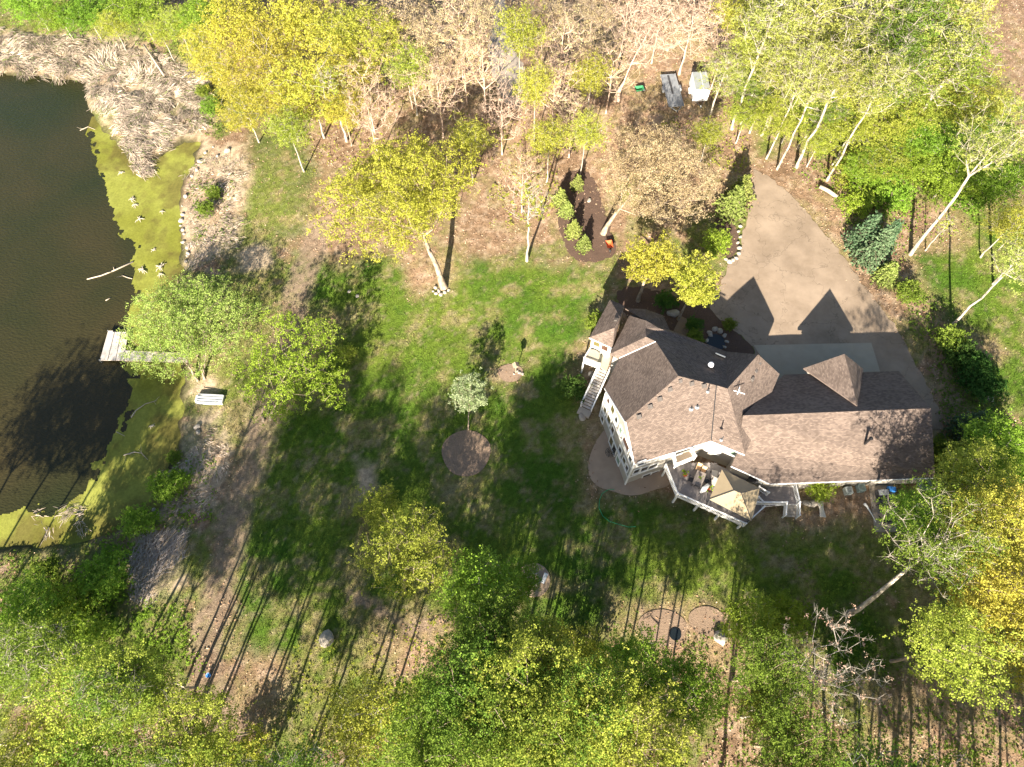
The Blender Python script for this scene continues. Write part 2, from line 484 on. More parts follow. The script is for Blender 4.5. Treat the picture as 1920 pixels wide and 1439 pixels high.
def smooth_poly(pts, it=2):
    P = [np.array(p[:2], float) for p in pts]
    for _ in range(it):
        Q = []
        for i in range(len(P)):
            a, b = P[i], P[(i + 1) % len(P)]
            Q += [a * .75 + b * .25, a * .25 + b * .75]
        P = Q
    return P
# ------------------------------------------------------------------ ground zones (surveyed outlines)
WATER_Z = -1.25
POND = [(-260, 128), (0, 138), (60, 140), (110, 150), (168, 150), (163, 195), (185, 238), (235, 285), (262, 312), (300, 292), (345, 262), (378, 268), (368, 305), (346, 340), (336, 400), (346, 470), (338, 520), (335, 600), (352, 700), (343, 760), (337, 830), (322, 900), (300, 955), (215, 1000), (100, 1024), (0, 1034), (-260, 1050)]
OPEN = [(-300, 138), (0, 142), (60, 146), (112, 156), (134, 190), (139, 247), (168, 268), (184, 330), (200, 380), (214, 402), (222, 440), (246, 470), (250, 512), (245, 560), (232, 600), (226, 650), (235, 690), (246, 730), (216, 800), (190, 842), (170, 890), (118, 952), (60, 947), (20, 962), (-20, 966), (-300, 990)]
pond_w = [at(a, b, WATER_Z) for a, b in POND]
open_w = [at(a, b, WATER_Z) for a, b in OPEN]
DRIVE = [(1412, 318), (1440, 330), (1478, 362), (1520, 405), (1560, 455), (1600, 510), (1640, 562), (1680, 615), (1708, 668), (1736, 722), (1760, 765), (1768, 806), (1700, 806), (1500, 760), (1420, 690), (1412, 650), (1380, 625), (1345, 598), (1330, 575), (1345, 540), (1362, 510), (1366, 490), (1388, 470), (1392, 440), (1402, 400), (1412, 360)]
drive_w = gpoly(DRIVE)
PATIO = [(1112, 838), (1102, 868), (1104, 895), (1120, 914), (1150, 922), (1175, 930), (1200, 929), (1225, 919), (1258, 912), (1262, 880), (1190, 880), (1165, 830), (1140, 800), (1128, 812)]
Z_LAWN = [[(560, 470), (640, 500), (740, 470), (800, 545), (900, 480), (1000, 490), (1090, 500), (1165, 498), (1112, 590), (1108, 720), (1088, 800), (1112, 930), (1280, 935), (1400, 1000), (1640, 985), (1640, 1130), (1500, 1220), (1200, 1160), (1000, 1220), (850, 1140), (620, 1180), (440, 1160), (420, 1050), (440, 900), (455, 790), (530, 770), (640, 600), (545, 575), (520, 500)],
          [(470, 230), (560, 235), (600, 330), (570, 440), (440, 500), (415, 475), (470, 380)],
          [(1700, 480), (1760, 400), (1920, 370), (2050, 380), (2050, 830), (1870, 780), (1810, 640), (1765, 600), (1722, 520)],
          [(1735, 800), (1775, 805), (1770, 950), (1740, 940)],
          [(440, 1130), (700, 1120), (720, 1290), (600, 1340), (530, 1250), (450, 1210)],
          [(190, 1010), (340, 1110), (365, 1290), (180, 1300), (40, 1110)], [(1480, 1140), (1660, 1120), (1700, 1260), (1560, 1320), (1460, 1280)],
          [(780, 60), (840, 130), (830, 260), (740, 250), (700, 150)]]
Z_DIRT = [([(600, 430), (565, 520), (548, 600), (520, 700), (495, 800), (455, 920), (425, 1040), (395, 1160), (380, 1280), (470, 1440)], 2.0),
          ([(560, 500), (585, 460), (610, 420)], 1.3), ([(850, 1160), (760, 1180), (700, 1130), (660, 1115)], .6)]
Z_LITTER = [[(400, -40), (1400, -60), (1420, 300), (1360, 330), (1180, 330), (1050, 430), (960, 470), (880, 470), (700, 260), (560, 230), (470, 180), (400, 100)],
            [(1412, 300), (1500, 305), (1580, 370), (1640, 530), (1670, 590), (1700, 640), (1640, 562), (1560, 455), (1478, 362)],
            [(740, 470), (830, 470), (840, 545), (780, 560)], [(480, 1230), (540, 1240), (520, 1330), (470, 1439), (420, 1439), (430, 1300)],
            [(1120, 930), (1100, 800), (1070, 650), (1110, 640), (1130, 780)], [(1650, 1290), (1780, 1260), (1920, 1300), (1980, 1460), (1600, 1460)],
            [(840, 1170), (780, 1160), (720, 1210), (740, 1290), (830, 1260)], [(1180, 1140), (1280, 1130), (1390, 1140), (1420, 1330), (1240, 1330)],
            [(1700, 370), (1790, 400), (1800, 470), (1720, 470)], [(1810, 615), (1850, 630), (1885, 660), (1870, 675), (1835, 655)], [(1640, 760), (1790, 690), (1790, 830), (1760, 830)],
            [(1390, 925), (1640, 915), (1635, 972), (1520, 978), (1405, 985)], [(1870, 0), (1960, 0), (1960, 230), (1880, 150)],
            [(930, 690), (985, 690), (985, 722), (930, 722)]]
Z_TAN = [[(345, 330), (410, 270), (470, 270), (475, 330), (440, 470), (345, 500), (330, 420)], [(330, 790), (415, 770), (430, 860), (400, 960), (300, 980), (300, 900)],
         [(0, 60), (250, 70), (390, 140), (400, 280), (300, 300), (165, 200), (0, 140)], [(240, 1000), (350, 990), (350, 1100), (250, 1140)], [(665, 865), (705, 870), (700, 930), (665, 940)],
         [(335, 700), (400, 700), (410, 740), (350, 750)], [(445, 470), (500, 455), (510, 500), (455, 510)]]
MULCH = {'north': [(1052, 330), (1085, 318), (1118, 335), (1138, 420), (1162, 472), (1130, 492), (1080, 494), (1056, 462), (1042, 400)],
         'front': [(1150, 545), (1200, 535), (1275, 560), (1330, 575), (1345, 598), (1380, 625), (1412, 650), (1416, 668), (1370, 668), (1300, 655), (1230, 620), (1165, 590)],
         'drive': [(1345, 400), (1368, 410), (1386, 440), (1385, 470), (1364, 490), (1345, 470), (1338, 430)]}
zl = [gpoly(p) for p in Z_LAWN]; zt = [gpoly(p) for p in Z_TAN]; zli = [gpoly(p) for p in Z_LITTER]
zd = [(gpoly(l), w) for l, w in Z_DIRT]
pond_round = smooth_poly(pond_w, 1)

def ground_z(x, y):
    z = tz(x, y) + 0.10 * (fbm(x * .35, y * .35, 5, 3) - .5)
    s = sdist(x, y, pond_w) + 1.6 * (fbm(x * .55, y * .55, 9, 3) - .5)
    bank = sstep(2.5, -1.2, s)               # 1 on land
    z = z * bank + (WATER_Z - 0.9) * (1 - bank)
    return np.where(s > -6, np.maximum(z, np.where(s < 0, WATER_Z + 0.10 * np.clip(-s, 0, 1.5), -99)), z)

def ground_col(x, y):
    wx = x + 2.2 * (fbm(x * .4, y * .4, 11) - .5); wy = y + 2.2 * (fbm(x * .4, y * .4, 12) - .5)
    n1 = fbm(x * .12, y * .12, 21); n2 = fbm(x * .5, y * .5, 22); n3 = fbm(x * 1.7, y * 1.7, 23, 3)
    green = 0.85 * sstep(0.40, 0.54, n1 * .55 + n2 * .45)
    for p in zl:
        green = np.maximum(green, sstep(-2.2, 1.8, sdist(wx, wy, p) + 2.6 * (n2 - .5) + 1.6 * (n3 - .5)) * (.72 if p is zl[1] else 1.0))
    lit = np.zeros_like(x)
    for p in zli:
        lit = np.maximum(lit, sstep(-1.8, 1.6, sdist(wx, wy, p) + 2.4 * (n2 - .5)))
    green = green * (1 - lit * (0.55 + .45 * sstep(.62, .42, n2)))
    n4 = fbm(x * 4.5, y * 4.5, 24, 2); thin = sstep(.46, .66, n2 * .45 + n3 * .3 + n4 * .25)
    g1 = np.array((.060, .122, .013)); g2 = np.array((.130, .175, .024)); g3 = np.array((.21, .20, .065)); g0 = np.array((.030, .085, .008))
    gm = np.clip((n1 - .3) * 2.2, 0, 1)[..., None]; gm2 = sstep(.45, .68, n2)[..., None]
    gc = g1 * (1 - gm) + g2 * gm; gc = gc * (1 - .5 * gm2) + g3 * .5 * gm2
    gc = gc * (1 - .45 * sstep(.55, .75, n3)[..., None]) + g0 * .45 * sstep(.55, .75, n3)[..., None]
    l1 = np.array((.36, .235, .15)); l2 = np.array((.21, .135, .08)); l3 = np.array((.46, .34, .24))
    lm = np.clip((n2 * .5 + n1 * .5 - .28) * 2.4, 0, 1)[..., None]; lc = l2 * (1 - lm) + l1 * lm
    lc = lc * (.72 + .5 * fbm(x * .9, y * .9, 27, 3)[..., None])
    lc = lc + (l3 - lc) * .6 * sstep(.5, .7, n3)[..., None]
    g = np.clip(green * (1 - .45 * thin), 0, 1)[..., None]
    c = lc * (1 - g) + gc * g
    dirt = np.zeros_like(x)
    for l, w in zd:
        dirt = np.maximum(dirt, sstep(w * 1.15, w * .55, ldist(x + .6 * (n2 - .5) * 3, y + .6 * (n3 - .5) * 3, l)))
    dirt = dirt * (.7 + .3 * sstep(.35, .55, n3)); dc = np.array((.25, .18, .125)) * (.75 + .5 * n2[..., None])
    c = c * (1 - .9 * dirt[..., None]) + dc * .9 * dirt[..., None]
    tan = np.zeros_like(x)
    for p in zt: tan = np.maximum(tan, sstep(-.8, .8, sdist(wx, wy, p)))
    tan *= .45 + .55 * sstep(.38, .52, n2)
    tc = np.array((.43, .33, .22)) * (.7 + .6 * n3[..., None])
    c = c * (1 - tan[..., None]) + tc * tan[..., None]
    s = sdist(x, y, pond_w)
    wet = sstep(-1.0, .4, s)[..., None]
    c = c * (1 - wet) + np.array((.06, .055, .025)) * wet
    return c, np.clip(green * (1 - dirt) * (1 - tan) * (s < -.3), 0, 1), np.clip((1 - green) * (1 - .7 * tan) * (s < -.3), 0, 1)

def axis(lo, hi, st, far):
    a = np.arange(lo, hi, st)
    o = [12, 30, 70, 140, 260, far]
    return np.concatenate([[lo - d for d in o[::-1]], a, [a[-1] + d for d in o]])
gx, gy = np.meshgrid(axis(-86, 86, .32, 520), axis(-9, 112, .32, 520))
gz = ground_z(gx, gy); gcol, ggr, glit = ground_col(gx, gy)
ny, nx = gx.shape
idx = np.arange(nx * ny).reshape(ny, nx)
quads = np.stack([idx[:-1, :-1], idx[:-1, 1:], idx[1:, 1:], idx[1:, :-1]], -1).reshape(-1, 4)
M_GROUND = attr_mat('ground_cover', 'col', nscale=7.0, nvar=.42, bump=.9)
me = fast_mesh('ground', np.column_stack([gx.ravel(), gy.ravel(), gz.ravel()]), quads, M_GROUND, cols={'col': gcol.reshape(-1, 3)}, smooth=True)
ground = place('ground', me, kind='structure')

def gz1(x, y): return float(ground_z(np.array([x], float), np.array([y], float))[0])
def G(px, py, dz=0.0):
    p = gp(px, py); p[2] = gz1(p[0], p[1]) + dz
    return p
def drape(dz): return lambda x, y: ground_z(x, y) + dz

# ------------------------------------------------------------------ pond
def water_mat():
    m, nt, p = nodes_of('pond_water')
    tc = nt.nodes.new('ShaderNodeTexCoord')
    n = nt.nodes.new('ShaderNodeTexNoise'); n.inputs['Scale'].default_value = 0.05; n.inputs['Detail'].default_value = 5
    nt.links.new(tc.outputs['Object'], n.inputs['Vector'])
    cr = nt.nodes.new('ShaderNodeValToRGB')
    cr.color_ramp.elements[0].position = .35; cr.color_ramp.elements[0].color = (.021, .026, .009, 1)
    cr.color_ramp.elements[1].position = .65; cr.color_ramp.elements[1].color = (.046, .036, .015, 1)
    nt.links.new(n.outputs['Fac'], cr.inputs[0]); nt.links.new(cr.outputs[0], p.inputs['Base Color'])
    p.inputs['Roughness'].default_value = .18; p.inputs['IOR'].default_value = 1.33
    w = nt.nodes.new('ShaderNodeTexNoise'); w.inputs['Scale'].default_value = 2.6; w.inputs['Detail'].default_value = 4
    mp = nt.nodes.new('ShaderNodeMapping'); mp.inputs['Scale'].default_value = (1, 1.7, 1); mp.inputs['Rotation'].default_value = (0, 0, .5)
    nt.links.new(tc.outputs['Object'], mp.inputs[0]); nt.links.new(mp.outputs[0], w.inputs['Vector'])
    b = nt.nodes.new('ShaderNodeBump'); b.inputs['Strength'].default_value = .7; b.inputs['Distance'].default_value = .12
    nt.links.new(w.outputs['Fac'], b.inputs['Height']); nt.links.new(b.outputs[0], p.inputs['Normal'])
    return m
big = [at(a, b, WATER_Z) for a, b in [(-330, 100), (400, 100), (420, 1060), (-330, 1060)]]
V, Fc = sheet_mesh([p for p in big], 8.0, lambda x, y: np.full(x.shape, WATER_Z))
place('pond', fast_mesh('pond', V, Fc, water_mat()), kind='structure')

xs = np.arange(-62, -22, .17); ys = np.arange(12, 82, .17)
ax_, ay_ = np.meshgrid(xs, ys)
wob = 1.5 * (fbm(ax_ * .45, ay_ * .45, 31, 4) - .5)
so = sdist(ax_, ay_, open_w) + 1.6 * wob; sp = sdist(ax_, ay_, pond_w)
keep = (so < .0) & (sp > -2.4)
holes = fbm(ax_ * .8, ay_ * .8, 37, 4); keep &= ~((holes > .64) & (so > -.9))
aid = np.arange(ax_.size).reshape(ax_.shape)
kq = keep[:-1, :-1] & keep[1:, 1:] & keep[1:, :-1] & keep[:-1, 1:]
q = np.stack([aid[:-1, :-1], aid[:-1, 1:], aid[1:, 1:], aid[1:, :-1]], -1)[kq]
an = fbm(ax_ * .16, ay_ * .16, 33); an2 = fbm(ax_ * 1.1, ay_ * 1.1, 34)
c = np.array((.185, .19, .030)) + (np.array((.27, .28, .058)) - np.array((.185, .19, .030))) * np.clip((an - .3) * 2.4, 0, 1)[..., None]
mud = np.clip(sstep(.40, .62, fbm(ax_ * .32, ay_ * .32, 36)) * sstep(5.5, 0.3, sp) + .5 * sstep(.55, .7, fbm(ax_ * .6, ay_ * .6, 39)), 0, 1)
c = c * (1 - .7 * mud[..., None]) + np.array((.10, .075, .025)) * .7 * mud[..., None]
c = c * (.8 + .4 * an2[..., None])
used = np.unique(q); remap = np.full(ax_.size, -1); remap[used] = np.arange(len(used))
AV = np.column_stack([ax_.ravel(), ay_.ravel(), (WATER_Z + .012 + .01 * an2).ravel()])[used]
M_ALGAE = attr_mat('algae', 'col', rough=.8, nscale=14, nvar=.22, bump=.25)
place('algae_mat', fast_mesh('algae_mat', AV, remap[q], M_ALGAE, cols={'col': c.reshape(-1, 3)[used]}), label='yellow-green algae mat floating along the pond edge', category=None) if False else \
    tagp(place('algae_mat', fast_mesh('algae_mat', AV, remap[q], M_ALGAE, cols={'col': c.reshape(-1, 3)[used]})), 'yellow-green algae mat floating along the pond edge', 'algae', kind='stuff')

# ------------------------------------------------------------------ driveway, patio, beds
def asphalt_mat():
    m, nt, p = nodes_of('old_asphalt')
    tc = nt.nodes.new('ShaderNodeTexCoord')
    n = nt.nodes.new('ShaderNodeTexNoise'); n.inputs['Scale'].default_value = .28; n.inputs['Detail'].default_value = 8; n.inputs['Roughness'].default_value = .65
    nt.links.new(tc.outputs['Object'], n.inputs['Vector'])
    cr = nt.nodes.new('ShaderNodeValToRGB')
    cr.color_ramp.elements[0].position = .3; cr.color_ramp.elements[0].color = (.215, .160, .112, 1)
    cr.color_ramp.elements[1].position = .68; cr.color_ramp.elements[1].color = (.35, .268, .195, 1)
    nt.links.new(n.outputs['Fac'], cr.inputs[0])
    vo = nt.nodes.new('ShaderNodeTexVoronoi'); vo.feature = 'DISTANCE_TO_EDGE'; vo.inputs['Scale'].default_value = .22
    nd = nt.nodes.new('ShaderNodeTexNoise'); nd.inputs['Scale'].default_value = .9; nd.inputs['Detail'].default_value = 5
    nt.links.new(tc.outputs['Object'], nd.inputs['Vector'])
    mixv = nt.nodes.new('ShaderNodeMix'); mixv.data_type = 'VECTOR'; mixv.inputs[0].default_value = .22
    sc_ = nt.nodes.new('ShaderNodeVectorMath'); sc_.operation = 'SCALE'; sc_.inputs['Scale'].default_value = 12
    nt.links.new(nd.outputs['Color'], sc_.inputs[0])
    nt.links.new(tc.outputs['Object'], mixv.inputs[4]); nt.links.new(sc_.outputs[0], mixv.inputs[5])
    nt.links.new(mixv.outputs[1], vo.inputs['Vector'])
    mr = nt.nodes.new('ShaderNodeMapRange'); mr.inputs[1].default_value = 0; mr.inputs[2].default_value = .014; mr.inputs[3].default_value = .68; mr.inputs[4].default_value = 1
    nt.links.new(vo.outputs['Distance'], mr.inputs[0])
    mu = nt.nodes.new('ShaderNodeVectorMath'); mu.operation = 'SCALE'
    nt.links.new(cr.outputs[0], mu.inputs[0]); nt.links.new(mr.outputs[0], mu.inputs['Scale'])
    nt.links.new(mu.outputs[0], p.inputs['Base Color'])
    p.inputs['Roughness'].default_value = .9; p.inputs['Specular IOR Level'].default_value = .2
    n2 = nt.nodes.new('ShaderNodeTexNoise'); n2.inputs['Scale'].default_value = 30
    nt.links.new(tc.outputs['Object'], n2.inputs['Vector'])
    b = nt.nodes.new('ShaderNodeBump'); b.inputs['Strength'].default_value = .25; b.inputs['Distance'].default_value = .02
    nt.links.new(n2.outputs['Fac'], b.inputs['Height']); nt.links.new(b.outputs[0], p.inputs['Normal'])
    return m
M_ASPH = asphalt_mat()
V, Fc = sheet_mesh(drive_w, .6, drape(.05), wob=.22)
place('driveway', fast_mesh('driveway', V, Fc, M_ASPH, smooth=True), kind='structure')
V, Fc = sheet_mesh(gpoly([(1413, 648), (1633, 644), (1652, 705), (1560, 720), (1460, 725)]), .6, drape(.075))
place('garage_apron', fast_mesh('garage_apron', V, Fc, M_APRON, smooth=True), kind='structure')
V, Fc = sheet_mesh(gpoly([(922, -60), (945, -60), (950, 40), (962, 90), (985, 130), (990, 190), (965, 205), (945, 190), (925, 150), (915, 90), (925, 30)]), .6, drape(.05), wob=.25)
place('woodland_track', fast_mesh('woodland_track', V, Fc, mat('track_gravel', (.33, .28, .23), var=.3, scale=.8, bump=.3, bscale=15), smooth=True), kind='structure')
V, Fc = sheet_mesh(smooth_poly(gpoly(PATIO), 2), .5, drape(.05))
place('patio', fast_mesh('patio', V, Fc, M_CONC, smooth=True), kind='structure')
for i, p in enumerate(MULCH.values()):
    V, Fc = sheet_mesh(smooth_poly(gpoly(p), 2), .30, wob=.22, zf=lambda x, y: ground_z(x, y) + .06 + .08 * (fbm(x * 2, y * 2, 41, 3) - .4))
    place('mulch_bed', fast_mesh('mulch_bed', V, Fc, M_MULCH, smooth=True), kind='structure')
def disc(name, px, py, r, m, dz=.06, squash=1.0):
    c_ = G(px, py); poly = [(c_[0] + r * math.cos(t) * (1 + .05 * math.sin(3 * t)), c_[1] + r * squash * math.sin(t)) for t in np.linspace(0, 2 * math.pi, 36)[:-1]]
    V, Fc = sheet_mesh(poly, .3, wob=.12, zf=lambda x, y: ground_z(x, y) + dz + .05 * (fbm(x * 2, y * 2, 43, 3) - .5))
    return place(name, fast_mesh(name, V, Fc, m, smooth=True), kind='structure')
M_BARK = mat('bark_chips', (.25, .175, .12), rough=1, var=.45, scale=7, bump=.9, bscale=10)
disc('bark_bed', 874, 850, 2.75, M_BARK)
disc('bark_bed', 957, 700, 1.5, M_BARK, squash=.8)
disc('bark_bed', 1242, 1178, 2.4, M_BARK, squash=.75)
disc('bark_bed', 1325, 1165, 1.8, M_BARK, squash=.8)
V, Fc = sheet_mesh(gpoly([(1628, 906), (1672, 905), (1680, 940), (1682, 998), (1640, 998), (1634, 960)]), .4, drape(.07))
place('side_patio', fast_mesh('side_patio', V, Fc, mat('side_concrete', (.33, .28, .22), var=.3, scale=1.5, bump=.15, bscale=20)), kind='structure')
V, Fc = sheet_mesh(gpoly([(1262, 622), (1276, 594), (1297, 604), (1286, 633)]), .4, drape(.14))
place('front_walk', fast_mesh('front_walk', V, Fc, M_BRICKW), kind='structure')
# ------------------------------------------------------------------ the house
def A3(t): return at(*t) if len(t) == 3 else np.array(t)
hb = at(1260, 800, 0.0); hb[2] = 0.0
house = thing('house', 'large two-storey house with brown shingle roof, white decks and attached garage', 'house', hb)

M_FASCIA = mat('fascia', (.16, .12, .10), rough=.7, var=.2)
def roof_slab(pts, parent=house, name='roof_plane', thick=.20, m=None, world_pts=False):
    P = np.array([p if world_pts else at(*p) for p in pts])
    # newell normal
    n = np.zeros(3)
    for i in range(len(P)):
        a, b = P[i], P[(i + 1) % len(P)]
        n += np.array([(a[1] - b[1]) * (a[2] + b[2]), (a[2] - b[2]) * (a[0] + b[0]), (a[0] - b[0]) * (a[1] + b[1])])
    n /= np.linalg.norm(n)
    if n[2] < 0: P = P[::-1]; n = -n
    k = len(P); lo = P - np.array([0, 0, thick])
    tris = [tuple(t) for t in tessellate_polygon([[Vector((p[0], p[1], 0)) for p in P]])]
    def ccw(t):
        a, b, c_ = P[t[0]], P[t[1]], P[t[2]]
        return t if (b[0] - a[0]) * (c_[1] - a[1]) - (b[1] - a[1]) * (c_[0] - a[0]) > 0 else t[::-1]
    tris = [ccw(t) for t in tris]
    mb = MB(); mb.add(P, tris, 0)
    mb.add(np.vstack([P, lo]), [(i + k, (i + 1) % k + k, (i + 1) % k, i) for i in range(k)] + [tuple(i + k for i in t[::-1]) for t in tris], 1)
    o = mb.build(name, [m or M_SHINGLE, M_FASCIA], parent)
    up = np.array([0, 0, 1.0]) - n * n[2]
    up = up / np.linalg.norm(up) if np.linalg.norm(up) > 1e-3 else np.array([0, 1.0, 0])
    u = np.cross(up, n)
    me = o.data; uv = me.uv_layers.new(name='UVMap')
    co = np.array(mb.v)
    d = np.zeros((len(me.loops), 2), np.float32)
    for i, l in enumerate(me.loops):
        q = co[l.vertex_index]; d[i] = (q @ u, q @ up)
    uv.data.foreach_set('uv', d.ravel())
    return o, P, n

zE = 6.4
SWc, Vc, K_, P_, R1_ = (1189, 871, zE), (1333, 827, zE), (1172.5, 791.2, 9.2), (1272, 705.4, 11.25), (1343, 723, 9.75)
NWc, NWe, VT = (1134, 728, zE), (1160.8, 672.4, zE), (1230, 641, 8.85)
B3s, B3n, B3t, B3u = (1143.3, 664.2, zE), (1169.6, 613.8, zE), (1211.3, 632, 8.75), (1210, 615, 8.2)
B2n, B2t, B2e = (1180, 592, zE), (1211.7, 601.7, 8.0), (1236, 616, 8.0)
Ne1, Ne2 = (1256, 619, zE), (1362, 659.6, zE)
Gp, NEe, E1, Qq = (1421.7, 665, 9.25), (1461.7, 701.7, 6.9), (1397, 853, 6.6), (1364, 729, 9.45)
roofS, PS, nS = roof_slab([SWc, Vc, R1_, P_, K_])
roofB, PB, nB = roof_slab([NWc, NWe, VT, P_, K_])
roof_slab([B3s, NWe, VT, B3t])
roof_slab([B3s, B3t, B3u, B3n])
roof_slab([B3n, B3u, B2e, B2t])
roof_slab([B3n, B2t, B2n])
roof_slab([B2n, B2t, B2e, Ne1])
roofN, PN, nN = roof_slab([Ne1, Ne2, Qq, R1_, P_, VT, B3t, B3u, B2e])
roofX, PX, nX = roof_slab([Gp, NEe, E1, Qq])
roofY, PY, nY = roof_slab([Ne2, Gp, Qq])
roof_slab([Qq, E1, Vc, R1_])
# porch roof on the shaded front
pa = (1213, 603, 6.9)
for a, b in (((1172.6, 578.8, 5.3), (1210, 579.7, 5.3)), ((1210, 579.7, 5.3), (1243.8, 592, 5.3)), ((1243.8, 592, 5.3), (1256, 619, 5.3))):
    roof_slab([a, b, pa], name='porch_roof')
# west wing (hipped)
Tn, Te, Tw, Ts, Ta, Tb = (1143.8, 562.1, 5.9), (1171, 574, 5.9), (1105, 633.3, 5.9), (1148.3, 652.9, 5.9), (1162.9, 595.4, 7.6), (1152.5, 615, 7.6)
roofT, PT, nT = roof_slab([Tn, Tw, Tb, Ta]); roof_slab([Tn, Ta, Te]); roof_slab([Tw, Ts, Tb]); roof_slab([Ts, Te, Ta, Tb])
# garage wing
gW, gE_ = (1393, 779.5, 8.35), (1746.5, 766, 8.35)
roofG, PG, nG = roof_slab([gW, gE_, (1753, 896, 5.0), (1444, 907.5, 5.0), (1371, 874, 5.35), (1385, 845, 5.9)])
roof_slab([gW, (1470, 703, 5.6), (1685, 696, 5.6), gE_])
Dp, Ds = (1583.5, 664, 8.15), (1608, 761, 8.25)
roofD1, PD1, nD1 = roof_slab([Dp, (1506.7, 690.8, 5.75), Ds]); roof_slab([Dp, (1618.5, 692, 5.75), Ds])

def plan(p): q = at(*p); return q[:2]
def inset(a, c_, d=.4):
    v = np.array(c_) - np.array(a); return np.array(a) + v / np.linalg.norm(v) * d
W0, W1 = at(1124.2, 781.7, 0), at(1171.7, 908.3, 0)
ctr = plan((1280, 730, 8))
foot = [W0[:2], W1[:2], inset(plan(Vc), plan((1330, 780, 8)), .45), inset(plan(E1), plan((1400, 740, 8)), .6), inset(plan(NEe), plan((1400, 720, 8)), .7),
        inset(plan(Gp), plan((1400, 720, 8)), .5), inset(plan(Ne2), plan((1390, 720, 8)), .5), inset(plan(Ne1), ctr, .6), inset(plan(B2n), ctr, .5), inset(plan(B3n), ctr, .45), inset(plan(B3s), ctr, .45), inset(plan(NWe), ctr, .5)]
MB().prism(foot, -1.2, 6.25).build('wall', M_SIDING, house)
# stone base course of the walk-out level (south and west)
stone_poly = [W0[:2], W1[:2], foot[2]]
def wall_plane(a, b):
    a = np.array([a[0], a[1], 0.0]); b = np.array([b[0], b[1], 0.0]); u = (b - a); L = np.linalg.norm(u); u /= L
    return a, u, np.array([u[1], -u[0], 0.0]), L       # origin, along, outward (right of a->b), length
WP = wall_plane(W0, W1); SPl = wall_plane(W1, foot[2]); EP = wall_plane(foot[2], foot[3])
def to_out(wp):   # make outward point away from house centre
    o, u, n, L = wp
    if (np.array([ctr[0], ctr[1], 0]) - o) @ n > 0: n = -n
    return o, u, n, L
WP, SPl, EP = to_out(WP), to_out(SPl), to_out(EP)
def wpt(wp, s, z, d=0.0):
    o, u, n, L = wp; q = o + u * s + n * d; return np.array([q[0], q[1], z])
# west gable
g0, g1, g2 = wpt(WP, 0, 6.2), wpt(WP, WP[3], 6.2), wpt(WP, 4.75, 9.0)
tri = [g0, g1, g2]; back = [p - WP[2] * .2 for p in tri]
MB().add(tri + back, [(0, 1, 2), (5, 4, 3), (0, 3, 4, 1), (1, 4, 5, 2), (2, 5, 3, 0)]).build('gable', M_SIDING, house)
def wslab(wp, s0, s1, z0, z1, d0, d1, mb, mi=0):
    vs = [wpt(wp, s, z, d) for d in (d0, d1) for s, z in ((s0, z0), (s1, z0), (s1, z1), (s0, z1))]
    mb.add(vs, [(0, 1, 2, 3), (7, 6, 5, 4), (0, 4, 5, 1), (1, 5, 6, 2), (2, 6, 7, 3), (3, 7, 4, 0)], mi)
    return mb
def window(wp, s, z, w=.72, h=1.35, glass=None, parent=house, name='window', mull=0):
    fr = MB(); t = .10
    wslab(wp, s - w / 2 - t, s + w / 2 + t, z + h / 2, z + h / 2 + t, -.02, .07, fr); wslab(wp, s - w / 2 - t, s + w / 2 + t, z - h / 2 - t * 1.3, z - h / 2, -.02, .10, fr)
    wslab(wp, s - w / 2 - t, s - w / 2, z - h / 2, z + h / 2, -.02, .07, fr); wslab(wp, s + w / 2, s + w / 2 + t, z - h / 2, z + h / 2, -.02, .07, fr)
    for k in range(mull):
        q = s - w / 2 + w * (k + 1) / (mull + 1); wslab(wp, q - .03, q + .03, z - h / 2, z + h / 2, -.02, .065, fr)
    o = fr.build(name, M_WHITE, parent)
    wslab(wp, s - w / 2, s + w / 2, z - h / 2, z + h / 2, -.02, .03, MB()).build('pane', glass or M_GLASS, o)
    return o
M_GLASS_B = mat('window_brown', (.09, .045, .03), rough=.08, var=.3, spec=.6)
M_GLASS_O = mat('window_olive', (.12, .10, .03), rough=.08, var=.4, spec=.6)
for s, z, w, h, g in ((.85, 6.1, .6, 1.2, M_GLASS_B), (2.1, 6.45, .85, 1.6, M_GLASS_O), (3.27, 6.35, .62, 1.35, None), (4.56, 6.5, .6, 1.3, M_GLASS_G), (6.14, 6.45, 1.5, 1.3, M_GLASS_B), (7.65, 6.0, .62, 1.15, None),
                   (.76, 3.5, .6, 1.3, M_GLASS_O), (1.98, 3.6, .85, 1.5, M_GLASS_O), (3.24, 3.5, .62, 1.3, M_GLASS_B), (5.65, 3.45, .62, 1.2, None), (6.88, 3.45, .62, 1.2, M_GLASS_O), (7.75, 3.4, .5, 1.2, None),
                   (.72, .95, .6, 1.2, M_GLASS_O), (3.65, 1.1, .8, 1.95, M_GLASS_O), (4.64, 1.1, .8, 1.95, None), (5.95, 1.05, .75, 1.3, M_GLASS_G)):
    window(WP, s, z, w, h, g)
for z in (4.95, 2.15):                                   # white band boards between storeys
    wslab(WP, -.05, WP[3] + .05, z, z + .16, -.02, .05, MB()).build('band_board', M_WHITE, house)
    wslab(SPl, -.05, SPl[3] - .2, z + .003, z + .157, -.02, .045, MB()).build('band_board', M_WHITE, house)
for wp, s in ((WP, -.04), (WP, WP[3] + .04)):            # corner boards
    wslab(wp, s - .09, s + .09, -.4, 6.2, -.05, .06, MB()).build('corner_board', M_WHITE, house)
def s_of(wp, px, py):
    q = onplane(px, py, wp[0], wp[2]); return (q - wp[0]) @ wp[1], q[2]
